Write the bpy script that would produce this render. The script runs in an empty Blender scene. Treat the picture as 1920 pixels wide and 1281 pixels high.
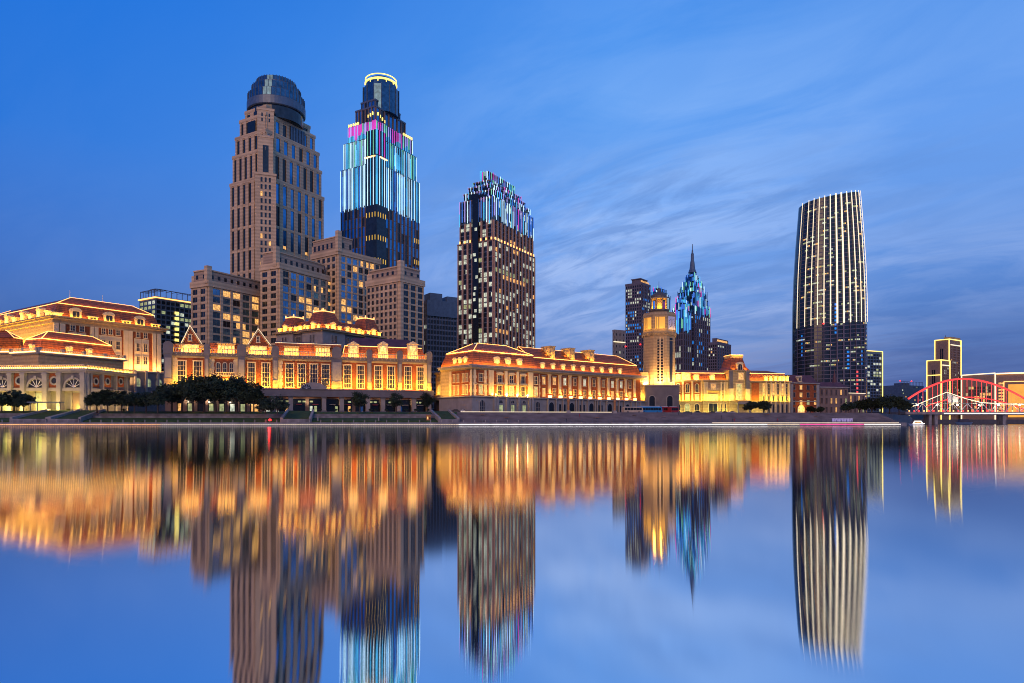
import bpy, math, random
from mathutils import Vector, Matrix
random.seed(7)
sc = bpy.context.scene
col = sc.collection
R = math.radians
# ------------------------------------------------------------------ camera
F = 1280.0; HZ = 793.0; CH = 1.2                       # focal length and horizon in photo pixels, eye height
cd = bpy.data.cameras.new("Camera"); cam = bpy.data.objects.new("Camera", cd); col.objects.link(cam)
cd.sensor_width = 36.0; cd.lens = 36.0*F/1920.0; cd.clip_start = 0.1; cd.clip_end = 20000
cd.shift_y = (HZ-640.5)/1920.0
cam.location = (0, 0, CH); cam.rotation_euler = (R(90), 0, 0)
sc.camera = cam
try: sc.cycles.filter_width = 1.0
except Exception: pass
sc.view_settings.view_transform = 'Standard'; sc.view_settings.look = 'None'
sc.view_settings.exposure = 0.0; sc.view_settings.gamma = 1.0
# ------------------------------------------------------------------ helpers for nodes
def lin(r, g, b):
    f = lambda c: (c/255.0/12.92) if c/255.0 <= 0.04045 else ((c/255.0+0.055)/1.055)**2.4
    return (f(r), f(g), f(b), 1.0)
def node(nt, t, **kw):
    n = nt.nodes.new(t)
    for k, v in kw.items():
        if hasattr(n, k): setattr(n, k, v)
        else: n.inputs[k.replace('_', ' ')].default_value = v
    return n
# ------------------------------------------------------------------ dusk sky
w = bpy.data.worlds.new("World"); sc.world = w; w.use_nodes = True
nt = w.node_tree; nt.nodes.clear(); L = nt.links.new
out = nt.nodes.new('ShaderNodeOutputWorld'); bg = nt.nodes.new('ShaderNodeBackground'); L(bg.outputs[0], out.inputs[0])
bg.inputs[1].default_value = 1.0
tc = nt.nodes.new('ShaderNodeTexCoord'); sep = nt.nodes.new('ShaderNodeSeparateXYZ'); L(tc.outputs['Generated'], sep.inputs[0])
def mth(op, a, b=None, c=None, clamp=False):
    n = nt.nodes.new('ShaderNodeMath'); n.operation = op; n.use_clamp = clamp
    for i, v in enumerate((a, b, c)):
        if v is None: continue
        if isinstance(v, (int, float)): n.inputs[i].default_value = v
        else: L(v, n.inputs[i])
    return n.outputs[0]
def ramp(fac, stops):
    n = nt.nodes.new('ShaderNodeValToRGB'); cr = n.color_ramp
    cr.elements[0].position, cr.elements[0].color = stops[0]
    cr.elements[1].position, cr.elements[1].color = stops[-1]
    for p, c in stops[1:-1]:
        e = cr.elements.new(p); e.color = c
    L(fac, n.inputs[0]); return n.outputs[0]
def mix(f, a, b):
    n = nt.nodes.new('ShaderNodeMix'); n.data_type = 'RGBA'
    if isinstance(f, (int, float)): n.inputs[0].default_value = f
    else: L(f, n.inputs[0])
    for i, v in ((6, a), (7, b)):
        if isinstance(v, tuple): n.inputs[i].default_value = v
        else: L(v, n.inputs[i])
    return n.outputs[2]
el = mth('MAXIMUM', sep.outputs[2], 0.0)
left = ramp(el, [(0.0, lin(46, 80, 140)), (0.10, lin(48, 92, 165)), (0.20, lin(52, 108, 196)), (0.34, lin(24, 112, 214)), (0.48, lin(2, 108, 216)), (1.0, lin(10, 70, 160))])
mid = ramp(el, [(0.0, lin(90, 114, 172)), (0.08, lin(110, 138, 200)), (0.17, lin(126, 166, 232)), (0.28, lin(108, 164, 242)), (0.42, lin(84, 155, 241)), (0.55, lin(56, 138, 235)), (1.0, lin(10, 70, 160))])
right = ramp(el, [(0.0, lin(56, 86, 146)), (0.09, lin(60, 98, 168)), (0.17, lin(78, 128, 206)), (0.25, lin(100, 152, 230)), (0.36, lin(98, 156, 238)), (0.48, lin(82, 146, 232)), (1.0, lin(10, 70, 160))])
az = mth('ARCTAN2', sep.outputs[0], sep.outputs[1])          # 0 straight ahead, + right
fl = ramp(mth('MULTIPLY_ADD', az, 1.0, 0.7), [(0.0, (0, 0, 0, 1)), (0.3, (0.25, 0.25, 0.25, 1)), (0.85, (1, 1, 1, 1))])
fr = ramp(mth('MULTIPLY_ADD', az, 1.0, -0.12), [(0.0, (0, 0, 0, 1)), (0.42, (1, 1, 1, 1))])
base = mix(fr, mix(fl, left, mid), right)
# thin wind-drawn clouds on a plane high above: position = direction / height
inv = mth('DIVIDE', 1.0, mth('ADD', el, 0.22))
cx = mth('MULTIPLY', sep.outputs[0], inv); cy = mth('MULTIPLY', sep.outputs[1], inv)
cmb = nt.nodes.new('ShaderNodeCombineXYZ'); L(cx, cmb.inputs[0]); L(cy, cmb.inputs[1])
def cloud(rot, scl, s_, det, rough, dist, lo, hi, loc=(0, 0, 0)):
    m1 = nt.nodes.new('ShaderNodeMapping'); L(cmb.outputs[0], m1.inputs[0]); m1.inputs['Rotation'].default_value = (0, 0, R(rot))
    m2 = nt.nodes.new('ShaderNodeMapping'); L(m1.outputs[0], m2.inputs[0]); m2.inputs['Scale'].default_value = scl; m2.inputs['Location'].default_value = loc
    n = nt.nodes.new('ShaderNodeTexNoise'); L(m2.outputs[0], n.inputs['Vector']); n.inputs['Scale'].default_value = s_; n.inputs['Detail'].default_value = det; n.inputs['Roughness'].default_value = rough; n.inputs['Distortion'].default_value = dist
    return ramp(n.outputs[0], [(lo, (0, 0, 0, 1)), (hi, (1, 1, 1, 1))])
streak = cloud(38, (0.85, 1.9, 1), 1.7, 9, 0.62, 0.7, 0.40, 0.58)
ripple = cloud(46, (1.3, 3.6, 1), 2.6, 7, 0.62, 0.5, 0.44, 0.60, (3, 1, 0))
patchy = cloud(30, (0.6, 0.9, 1), 1.1, 4, 0.5, 0.2, 0.34, 0.58, (1.7, 0.4, 0))
side = ramp(mth('MULTIPLY_ADD', az, 1.0, 0.45), [(0.0, (0.06, 0.06, 0.06, 1)), (0.28, (0.35, 0.35, 0.35, 1)), (0.50, (1, 1, 1, 1)), (0.82, (0.85, 0.85, 0.85, 1)), (1.0, (0.45, 0.45, 0.45, 1))])
high = ramp(el, [(0.01, (0.10, 0.10, 0.10, 1)), (0.13, (0.75, 0.75, 0.75, 1)), (0.22, (1, 1, 1, 1)), (0.36, (0.75, 0.75, 0.75, 1)), (0.50, (0.20, 0.20, 0.20, 1))])
both = mth('ADD', mth('MULTIPLY', streak, 0.85), mth('MULTIPLY', ripple, 0.15), clamp=True)
cf = mth('MULTIPLY', mth('MULTIPLY', both, mth('MULTIPLY_ADD', patchy, 0.75, 0.25)), mth('MULTIPLY', side, high))
cf = mth('MULTIPLY', cf, 0.95, clamp=True)
cloudc = ramp(el, [(0.0, lin(130, 142, 192)), (0.15, lin(164, 186, 236)), (0.4, lin(150, 192, 252))])
base = mix(cf, base, cloudc)
gap = mth('SUBTRACT', 1.0, patchy)
base = mix(mth('MULTIPLY', mth('MULTIPLY', gap, mth('MULTIPLY', side, high)), 0.30), base, lin(70, 122, 202))
band = ramp(el, [(0.04, (0.3, 0.3, 0.3, 1)), (0.12, (1, 1, 1, 1)), (0.30, (1, 1, 1, 1)), (0.38, (0, 0, 0, 1))])
spot = ramp(mth('MULTIPLY_ADD', az, 1.0, 0.25), [(0.0, (0, 0, 0, 1)), (0.25, (1, 1, 1, 1)), (0.55, (1, 1, 1, 1)), (0.85, (0.3, 0.3, 0.3, 1))])
base = mix(mth('MULTIPLY', mth('MULTIPLY', ripple, mth('MULTIPLY', band, spot)), 0.60), base, lin(84, 132, 206))
# a trace of the physical twilight sky under the colours
sky = nt.nodes.new('ShaderNodeTexSky'); sky.sky_type = 'NISHITA'; sky.sun_disc = False; sky.sun_elevation = R(1.0); sky.sun_rotation = R(200)
bg2 = nt.nodes.new('ShaderNodeBackground'); bg2.inputs[1].default_value = 0.02; L(sky.outputs[0], bg2.inputs[0])
add = nt.nodes.new('ShaderNodeAddShader'); L(base, bg.inputs[0]); L(bg.outputs[0], add.inputs[0]); L(bg2.outputs[0], add.inputs[1]); L(add.outputs[0], out.inputs[0])
# ------------------------------------------------------------------ afterglow of the set sun and city, behind the viewer
sd = bpy.data.lights.new("Sun", 'SUN'); so = bpy.data.objects.new("Sun", sd); col.objects.link(so)
sd.energy = 1.15; sd.angle = R(35); sd.color = (1.0, 0.56, 0.28)
so.rotation_euler = Vector((0.30, 1.0, -0.42)).to_track_quat('-Z', 'Y').to_euler()
LK = 4.0; WARM = (1.0, 0.50, 0.045); GOLD = (1.0, 0.53, 0.06); YEL = (1.0, 0.66, 0.06)

# ------------------------------------------------------------------ materials
MT = {}
def mat(name, c, rough=0.8, var=0.18, scale=0.35, metal=0.0, emit=0.0, ec=None, evar=0.0, sample=True, stretch=(1, 1, 1), band=None):
    m = bpy.data.materials.new(name); m.use_nodes = True; t = m.node_tree; b = t.nodes['Principled BSDF']
    c = tuple(c[:3])+(1.0,)
    b.inputs['Roughness'].default_value = rough; b.inputs['Metallic'].default_value = metal
    tcn = t.nodes.new('ShaderNodeTexCoord'); mpn = t.nodes.new('ShaderNodeMapping'); t.links.new(tcn.outputs['Object'], mpn.inputs[0])
    mpn.inputs['Scale'].default_value = stretch
    n = t.nodes.new('ShaderNodeTexNoise'); n.inputs['Scale'].default_value = scale; n.inputs['Detail'].default_value = 5; t.links.new(mpn.outputs[0], n.inputs['Vector'])
    r = t.nodes.new('ShaderNodeValToRGB'); t.links.new(n.outputs[0], r.inputs[0])
    r.color_ramp.elements[0].position = 0.3; r.color_ramp.elements[1].position = 0.7
    r.color_ramp.elements[0].color = tuple(x*(1-var) for x in c[:3])+(1,); r.color_ramp.elements[1].color = tuple(min(1, x*(1+var)) for x in c[:3])+(1,)
    if band:
        sx = t.nodes.new('ShaderNodeSeparateXYZ'); t.links.new(tcn.outputs['Object'], sx.inputs[0])
        m1 = t.nodes.new('ShaderNodeMath'); m1.operation = 'MULTIPLY'; m1.inputs[1].default_value = 2*math.pi/band[0]; t.links.new(sx.outputs[2], m1.inputs[0])
        m2 = t.nodes.new('ShaderNodeMath'); m2.operation = 'SINE'; t.links.new(m1.outputs[0], m2.inputs[0])
        m3 = t.nodes.new('ShaderNodeMath'); m3.operation = 'MULTIPLY_ADD'; m3.inputs[1].default_value = band[1]; m3.inputs[2].default_value = 1.0; t.links.new(m2.outputs[0], m3.inputs[0])
        vm = t.nodes.new('ShaderNodeVectorMath'); vm.operation = 'SCALE'; t.links.new(r.outputs[0], vm.inputs[0]); t.links.new(m3.outputs[0], vm.inputs['Scale']); t.links.new(vm.outputs[0], b.inputs['Base Color'])
    else: t.links.new(r.outputs[0], b.inputs['Base Color'])
    if emit > 0:
        ec = ec or c
        if evar > 0:
            r2 = t.nodes.new('ShaderNodeValToRGB'); t.links.new(n.outputs[0], r2.inputs[0])
            r2.color_ramp.elements[0].position = 0.35; r2.color_ramp.elements[1].position = 0.65
            r2.color_ramp.elements[0].color = tuple(x*(1-evar) for x in ec[:3])+(1,); r2.color_ramp.elements[1].color = tuple(ec[:3])+(1,)
            t.links.new(r2.outputs[0], b.inputs['Emission Color'])
        else:
            b.inputs['Emission Color'].default_value = tuple(ec[:3])+(1,)
        b.inputs['Emission Strength'].default_value = emit
        if not sample: m.cycles.emission_sampling = 'NONE'
    MT[name] = m; return m
mat('cream_stone', (0.40, 0.28, 0.14), var=0.16, scale=0.8, band=(1.6, 0.12))
mat('trim_stone', (0.72, 0.55, 0.30), var=0.08)
mat('grey_stone', (0.155, 0.14, 0.14), var=0.15)
mat('pale_stone', (0.30, 0.27, 0.24), var=0.15)
mat('brick', (0.30, 0.07, 0.014), var=0.22, scale=1.2)
mat('roof_tile', (0.27, 0.068, 0.014), rough=0.6, var=0.35, scale=0.9, stretch=(1, 1, 0.2), band=(0.9, 0.35))
mat('dark_tile', (0.10, 0.035, 0.04), rough=0.6, var=0.3)
mat('tower_stone', (0.56, 0.41, 0.245), var=0.16, scale=0.10, band=(2.4, 0.13))
mat('tower_stone_dark', (0.38, 0.28, 0.19), var=0.12, scale=0.06, band=(1.8, 0.16))
mat('rib_stone', (0.42, 0.27, 0.19), var=0.12)
mat('deep_glass', (0.05, 0.13, 0.20), rough=0.15, var=0.4, metal=0.75)
mat('brown_stone', (0.22, 0.15, 0.12), var=0.12)
mat('mauve_stone', (0.125, 0.115, 0.15), var=0.12)
mat('grey_metal', (0.14, 0.15, 0.17), rough=0.4, metal=0.4)
mat('white_metal', (0.7, 0.7, 0.68), rough=0.4)
mat('slate_panel', (0.12, 0.16, 0.20), rough=0.45, metal=0.5)
mat('sky_glass', (0.12, 0.27, 0.42), rough=0.12, var=0.35, scale=0.15, metal=0.85)
mat('blue_glass', (0.05, 0.22, 0.42), rough=0.14, var=0.35, scale=0.12, metal=0.85)
mat('dark_glass', (0.035, 0.045, 0.055), rough=0.15, var=0.3, metal=0.5)
mat('night_glass', (0.016, 0.019, 0.028), rough=0.3, var=0.4, scale=0.6)
mat('black_glass', (0.012, 0.014, 0.018), rough=0.2, var=0.3, metal=0.2)
mat('warm_window', (0.3, 0.2, 0.1), emit=1.4, ec=(1.0, 0.50, 0.13), evar=0.72, scale=0.9, sample=False)
mat('hot_window', (0.3, 0.2, 0.1), emit=2.0, ec=(1.0, 0.54, 0.16), evar=0.7, scale=1.1, sample=False)
mat('cool_window', (0.2, 0.2, 0.2), emit=0.95, ec=(0.80, 0.88, 0.66), evar=0.65, scale=0.8, sample=False)
mat('green_window', (0.2, 0.2, 0.1), emit=0.55, ec=(0.75, 0.85, 0.40), evar=0.6, scale=0.8, sample=False)
mat('blue_window', (0.0, 0.1, 0.3), emit=0.9, ec=(0.02, 0.30, 1.0), evar=0.6, scale=0.8, sample=False)
mat('red_light', (0.5, 0, 0), emit=5.0, ec=(1.0, 0.02, 0.02))
mat('led_warm', (1, 0.8, 0.4), emit=2.3, ec=(1.0, 0.40, 0.09))
mat('led_hot', (1, 0.8, 0.4), emit=4.0, ec=(1.0, 0.55, 0.17))
mat('led_soft', (1, 0.8, 0.5), emit=1.15, ec=(1.0, 0.82, 0.52), sample=False)
mat('led_yellow', (1, 0.9, 0.3), emit=1.7, ec=(1.0, 0.72, 0.14))
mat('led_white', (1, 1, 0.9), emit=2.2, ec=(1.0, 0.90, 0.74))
mat('led_cyan', (0.1, 0.8, 1), emit=1.0, ec=(0.10, 0.52, 0.92), evar=0.45, scale=0.05, sample=False)
mat('led_ice', (0.6, 0.9, 1), emit=1.25, ec=(0.55, 0.85, 1.0), evar=0.25, scale=0.05, sample=False)
mat('led_blue', (0.1, 0.3, 1), emit=0.8, ec=(0.05, 0.22, 0.75), evar=0.4, scale=0.05, sample=False)
mat('led_green', (0.3, 0.8, 0.5), emit=0.8, ec=(0.22, 0.80, 0.42), evar=0.3, scale=0.08, sample=False)
mat('led_magenta', (0.8, 0.1, 0.6), emit=0.8, ec=(0.80, 0.06, 0.50), evar=0.3, scale=0.08, sample=False)
mat('led_violet', (0.5, 0.4, 0.9), emit=0.8, ec=(0.45, 0.38, 0.85), evar=0.3, scale=0.08, sample=False)
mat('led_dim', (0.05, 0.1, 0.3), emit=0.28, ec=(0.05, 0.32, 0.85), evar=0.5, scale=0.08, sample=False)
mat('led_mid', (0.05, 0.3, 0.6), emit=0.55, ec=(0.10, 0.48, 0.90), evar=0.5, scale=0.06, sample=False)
mat('led_amber', (0.6, 0.4, 0.1), emit=0.8, ec=(1.0, 0.62, 0.10), sample=False)
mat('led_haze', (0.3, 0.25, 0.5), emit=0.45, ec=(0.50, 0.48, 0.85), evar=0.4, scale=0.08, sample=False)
mat('led_red', (1, 0.1, 0.1), emit=1.5, ec=(1.0, 0.06, 0.05))
mat('trail_pink', (1, 0.2, 0.4), emit=2.0, ec=(1.0, 0.05, 0.28))
mat('flood_lens', (1, 1, 0.8), emit=14.0, ec=(1.0, 0.80, 0.45))
mat('paving', (0.15, 0.135, 0.15), var=0.3, scale=0.25)
mat('quay_stone', (0.17, 0.16, 0.165), var=0.4, scale=0.5, stretch=(1, 1, 0.3), band=(0.45, 0.2))
mat('asphalt', (0.05, 0.05, 0.055), var=0.2)
mat('grass', (0.035, 0.075, 0.02), rough=1.0, var=0.35, scale=0.6)
mat('leaf_dark', (0.016, 0.030, 0.014), rough=0.9, var=0.4, scale=0.8)
mat('leaf_mid', (0.030, 0.048, 0.018), rough=0.9, var=0.4, scale=0.8)
mat('bark', (0.06, 0.045, 0.035), rough=0.95, var=0.3)
mat('rubber', (0.02, 0.02, 0.02), rough=0.9)
mat('bus_cream', (0.55, 0.42, 0.28), rough=0.35); mat('bus_blue', (0.03, 0.22, 0.48), rough=0.35); mat('bus_red', (0.35, 0.03, 0.03), rough=0.35)
mat('car_white', (0.7, 0.7, 0.7), rough=0.3); mat('car_dark', (0.06, 0.06, 0.07), rough=0.3); mat('car_red', (0.4, 0.03, 0.03), rough=0.3)
mat('cloth_dark', (0.04, 0.04, 0.06)); mat('cloth_red', (0.3, 0.04, 0.05)); mat('skin', (0.45, 0.28, 0.2))
mat('teal_steel', (0.20, 0.26, 0.25), rough=0.5); mat('sail_white', (0.60, 0.62, 0.58)); mat('arch_red', (0.6, 0.06, 0.05), emit=1.2, ec=(1.0, 0.05, 0.045), evar=0.2, scale=0.03)
mat('clock_face', (0.62, 0.62, 0.72)); mat('bronze', (0.10, 0.08, 0.06), rough=0.5)
mat('gold_panel', (0.6, 0.4, 0.1), emit=0.85, ec=(1.0, 0.40, 0.04), evar=0.25, scale=0.05, sample=False)
mat('lilac_panel', (0.5, 0.45, 0.7), emit=0.25, ec=(0.55, 0.45, 0.9))
mat('sign_blue', (0.05, 0.2, 0.4)); mat('wood_orange', (0.40, 0.17, 0.06))

# ------------------------------------------------------------------ geometry helpers
def X(px, Y): return (px-960.0)/F*Y
def Z(py, Y): return CH+(HZ-py)/F*Y
GZ = 5.6
class MB:
    def __init__(s): s.v = []; s.f = []; s.m = []
    def add(s, vs, fs, m):
        o = len(s.v); s.v += [tuple(v) for v in vs]; s.f += [tuple(i+o for i in f) for f in fs]; s.m += [m]*len(fs)
    def prism(s, pts, z0, z1, m): s.loft(pts, z0, pts, z1, m)
    def loft(s, p0, z0, p1, z1, m, cap=True, bottom=True):
        n = len(p0)
        g = lambda z, i: z[i] if isinstance(z, (list, tuple)) else z
        vs = [(p0[i][0], p0[i][1], g(z0, i)) for i in range(n)]+[(p1[i][0], p1[i][1], g(z1, i)) for i in range(n)]
        fs = [(i, (i+1) % n, (i+1) % n+n, i+n) for i in range(n)]
        if cap: fs.append(tuple(range(n, 2*n)))
        if bottom: fs.append(tuple(range(n-1, -1, -1)))
        s.add(vs, fs, m)
    def fbox(s, fc, s0, s1, d0, d1, z0, z1, m):
        pts = [fc.p(s0, d1), fc.p(s1, d1), fc.p(s1, d0), fc.p(s0, d0)]
        s.loft(pts, z0, pts, z1, m)
    def fpoly(s, fc, pts, d0, d1, m):              # polygon in (s,z) on a face, extruded outward
        n = len(pts); a = [(*fc.p(q[0], d0), q[1]) for q in pts]; b = [(*fc.p(q[0], d1), q[1]) for q in pts]
        s.add(a+b, [tuple(range(n, 2*n)), tuple(range(n-1, -1, -1))]+[(i, (i+1) % n, (i+1) % n+n, i+n) for i in range(n)], m)
    def bar(s, a, b, r, m, n=4, r2=None):
        a = Vector(a); b = Vector(b); d = (b-a).normalized(); u = d.orthogonal().normalized()
        if abs(d.z) < 0.9: u = Vector((0, 0, 1)).cross(d).normalized()
        v = d.cross(u); r2 = r if r2 is None else r2; vs = []
        for c, rr in ((a, r), (b, r2)):
            for i in range(n):
                t = 2*math.pi*(i+0.5)/n; vs.append(c+u*math.cos(t)*rr*1.2+v*math.sin(t)*rr*1.2)
        s.add(vs, [(i, (i+1) % n, (i+1) % n+n, i+n) for i in range(n)]+[tuple(range(n-1, -1, -1)), tuple(range(n, 2*n))], m)
    def poly_bar(s, pts, r, m, n=6):
        for a, b in zip(pts, pts[1:]): s.bar(a, b, r, m, n)
    def lathe(s, cx, cy, prof, m, n=16, ph=0.0):
        vs = [(cx+r*math.cos(2*math.pi*i/n+ph), cy+r*math.sin(2*math.pi*i/n+ph), z) for r, z in prof for i in range(n)]
        fs = [(k*n+i, k*n+(i+1) % n, (k+1)*n+(i+1) % n, (k+1)*n+i) for k in range(len(prof)-1) for i in range(n)]
        fs += [tuple(range(n-1, -1, -1)), tuple(range((len(prof)-1)*n, len(prof)*n))]
        s.add(vs, fs, m)
    def build(s, name, parent=None, label=None, kind=None):
        if not s.f: return None
        vs = s.v
        if parent is not None:
            rt = parent
            while rt.parent: rt = rt.parent
            inv = (Matrix.Translation(rt.location) @ rt.rotation_euler.to_matrix().to_4x4()).inverted()
            vs = [tuple(inv @ Vector(v)) for v in vs]
        me = bpy.data.meshes.new(name); me.from_pydata(vs, [], s.f)
        ns = []
        for m in s.m:
            if m not in ns: ns.append(m)
        for m in ns: me.materials.append(MT[m])
        ix = {m: i for i, m in enumerate(ns)}
        me.polygons.foreach_set('material_index', [ix[m] for m in s.m])
        o = bpy.data.objects.new(name, me); col.objects.link(o)
        if parent is not None: o.parent = parent
        if label: o['label'] = label
        if kind: o['kind'] = kind
        return o
def thing(name, label, cat, loc=(0, 0, 0), rz=0.0, group=None):
    o = bpy.data.objects.new(name, None); col.objects.link(o); o.empty_display_size = 1
    o.location = loc; o.rotation_euler = (0, 0, rz); o['label'] = label; o['category'] = cat
    if group: o['group'] = group
    return o
def struct(o): o['kind'] = 'structure'; return o
def tag(o, label, cat, group=None):
    o['label'] = label; o['category'] = cat
    if group: o['group'] = group
    return o
def rebase(o, loc):
    """give a single-mesh thing its origin at its base"""
    o.data.transform(Matrix.Translation(-Vector(loc))); o.location = loc; return o
class Face:
    def __init__(s, O, u, n): s.O = O; s.u = u; s.n = n
    def p(s, a, d=0.0): return (s.O[0]+a*s.u[0]+d*s.n[0], s.O[1]+a*s.u[1]+d*s.n[1])
    def P(s, a, d, z): return (*s.p(a, d), z)
    def s(s, px):
        k = (px-960.0)/F; return (k*s.O[1]-s.O[0])/(s.u[0]-k*s.u[1])
    def z(s, py, px): return Z(py, s.O[1]+s.s(px)*s.u[1])
    def off(s, d): return Face(s.p(0, d), s.u, s.n)
def line_face(pa, Ya, pb, Yb):
    A = Vector((X(pa, Ya), Ya)); B = Vector((X(pb, Yb), Yb)); u = (B-A).normalized()
    f = Face((A.x, A.y), (u.x, u.y), (u.y, -u.x)); f.L = (B-A).length; return f
class Blk:
    """rectangular plan seen corner-on: nearest corner at px, depth Y; right side runs to pixel pr, left side to pl"""
    def __init__(s, px, Y, th, pl, pr):
        s.Y = Y; s.C = (X(px, Y), Y); t = R(th); s.r = (math.sin(t), math.cos(t)); s.l = (-math.cos(t), math.sin(t))
        s.FR = Face(s.C, s.r, (-s.l[0], -s.l[1])); s.FL = Face(s.C, s.l, (-s.r[0], -s.r[1]))
        s.Lr = s.FR.s(pr); s.Ll = s.FL.s(pl); s.rz = math.atan2(s.r[1], s.r[0])
    def pt(s, a, b): return (s.C[0]+a*s.r[0]+b*s.l[0], s.C[1]+a*s.r[1]+b*s.l[1])
    def rect(s, a0=0.0, a1=0.0, b0=0.0, b1=0.0):   # insets
        return [s.pt(a0, b0), s.pt(s.Lr-a1, b0), s.pt(s.Lr-a1, s.Ll-b1), s.pt(a0, s.Ll-b1)]
    def root(s, name, label, cat='building', group=None):
        c = s.pt(s.Lr/2, s.Ll/2); return thing(name, label, cat, (c[0], c[1], GZ), s.rz, group)
    def faces(s, a0=0.0, a1=0.0, b0=0.0, b1=0.0):
        o = s.pt(a0, b0); fr = Face(o, s.r, s.FR.n); fl = Face(o, s.l, s.FL.n); fr.L = s.Lr-a0-a1; fl.L = s.Ll-b0-b1
        return fr, fl
def capped(name, items, parent, cap=100):
    """items: list of (MB, label).  The nearest and largest `cap` stay parts, the rest become one stuff part."""
    items = [it for it in items if it.f]
    if len(items) <= cap: keep, rest = items, []
    else:
        def key(it):
            v = it.v; n = len(v); c = [sum(q[i] for q in v)/n for i in range(3)]
            e = max(abs(v[0][0]-v[k][0])+abs(v[0][1]-v[k][1]) for k in range(n))*max(abs(v[0][2]-v[k][2]) for k in range(n))
            return -e/(c[0]**2+c[1]**2)
        items = sorted(items, key=key); keep, rest = items[:cap], items[cap:]
    for it in keep: it.build(name, parent)
    if rest:
        m = MB()
        for it in rest:
            o = len(m.v); m.v.extend(it.v); m.f.extend([tuple(i+o for i in f) for f in it.f]); m.m.extend(it.m)
        m.build(name, parent, kind='stuff')
def area_light(fc, s0, s1, d, z, up, inward, power, color=WARM, parent=None, w=0.5):
    """a strip of floodlights along a facade; shines up and towards the wall"""
    ld = bpy.data.lights.new('floodlight_strip', 'AREA'); ld.shape = 'RECTANGLE'; ld.size = abs(s1-s0); ld.size_y = w; ld.energy = power*LK; ld.color = color
    o = bpy.data.objects.new('floodlight_strip', ld); col.objects.link(o)
    u = Vector((fc.u[0], fc.u[1], 0)); dr = (Vector((0, 0, 1))*up-Vector((fc.n[0], fc.n[1], 0))*inward).normalized()
    zz = -dr; yy = zz.cross(u); m = Matrix((u, yy, zz)).transposed().to_4x4(); m.translation = Vector(fc.P((s0+s1)/2, d+(0.8 if up == 1 and inward < 0.7 else 0), z))
    o.matrix_world = m
    return o
def point_light(p, power, color=WARM, r=0.3, bare=False):
    """a floodlight head turned up and towards the wall behind it; bare = an unshielded lamp"""
    if bare:
        ld = bpy.data.lights.new('lamp', 'POINT'); ld.energy = power*LK*0.7; ld.shadow_soft_size = r
    else:
        ld = bpy.data.lights.new('floodlight', 'AREA'); ld.shape = 'DISK'; ld.size = 0.8; ld.energy = power*LK*0.36
    ld.color = color
    o = bpy.data.objects.new('floodlight', ld); col.objects.link(o); o.location = p
    if not bare: o.rotation_euler = Vector((0.12, 0.80, 0.58)).to_track_quat('-Z', 'Y').to_euler()
    return o
def arc(cx, cz, rx, rz, a0, a1, n): return [(cx+rx*math.cos(R(a0+(a1-a0)*i/n)), cz+rz*math.sin(R(a0+(a1-a0)*i/n))) for i in range(n+1)]
def window(fc, parent, s0, s1, z0, z1, nc=2, nr=3, glass='night_glass', frame='trim_stone', fw=0.28, d=0.0, arch=False, name='window'):
    """frame with mullions, pane behind"""
    m = MB(); q = MB(); t = fw; dd = d+0.22; zs = z1
    if arch: zs = z1-(s1-s0)/2
    m.fbox(fc, s0, s0+t, d, dd, z0, zs, frame); m.fbox(fc, s1-t, s1, d, dd, z0, zs, frame); m.fbox(fc, s0-0.15, s1+0.15, d, dd+0.15, z0-t, z0, frame)
    if arch:
        c = (s0+s1)/2; r = (s1-s0)/2
        o = arc(c, zs, r, r, 0, 180, 8); i = arc(c, zs, r-t, r-t, 0, 180, 8)
        for k in range(8): m.fpoly(fc, [o[k], o[k+1], i[k+1], i[k]], d, dd, frame)
        q.fpoly(fc, [(s0+t, z0)]+[(s1-t, z0)]+arc(c, zs, r-t, r-t, 0, 180, 8), d, d+0.06, glass)
    else:
        m.fbox(fc, s0-0.1, s1+0.1, d, dd+0.1, z1, z1+t, frame)
        q.fbox(fc, s0+t, s1-t, d, d+0.06, z0, z1, glass)
    for i in range(1, nc):
        x = s0+(s1-s0)*i/nc; m.fbox(fc, x-0.07, x+0.07, d+0.06, d+0.16, z0, z1-(0.3 if arch else 0), frame)
    for j in range(1, nr):
        z = z0+(zs-z0)*j/nr; m.fbox(fc, s0+t, s1-t, d+0.06, d+0.14, z-0.07, z+0.07, frame)
    o = m.build(name, parent); q.build('pane', o); return o
def dormer(fc, parent, s, z0, w, h, din, dout, kind='arch', glass='hot_window', stone='trim_stone', lamp=0):
    m = MB(); q = MB(); a, b = s-w/2, s+w/2
    m.fbox(fc, a, b, -din, dout, z0, z0+h, stone)
    if kind == 'arch': m.fpoly(fc, [(a-0.25, z0+h)]+[(b+0.25, z0+h)]+arc(s, z0+h, w/2+0.25, w*0.38, 0, 180, 8)[1:-1], -din, dout+0.3, stone)
    elif kind == 'gable': m.fpoly(fc, [(a-0.3, z0+h), (b+0.3, z0+h), (s, z0+h+w*0.32)], -din, dout+0.3, stone)
    else: m.fbox(fc, a-0.4, b+0.4, -din, dout+0.5, z0+h, z0+h+0.45, stone)
    m.fbox(fc, a-0.35, b+0.35, 0, dout+0.4, z0-0.25, z0, stone)
    o = m.build('dormer', parent)
    g = MB(); ww = w*0.62
    if kind == 'arch': g.fpoly(fc, [(s-ww/2, z0+0.3), (s+ww/2, z0+0.3)]+arc(s, z0+h*0.72, ww/2, ww/2, 0, 180, 6), dout, dout+0.08, glass)
    else: g.fbox(fc, s-ww/2, s+ww/2, dout, dout+0.08, z0+0.3, z0+h*0.88, glass)
    g.fbox(fc, s-0.08, s+0.08, dout+0.08, dout+0.14, z0+0.3, z0+h*0.8, stone)
    g.build('window', o)
    if lamp: point_light(fc.P(s, dout+1.5, z0+0.3), lamp, GOLD, 0.3)
    return o
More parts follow.
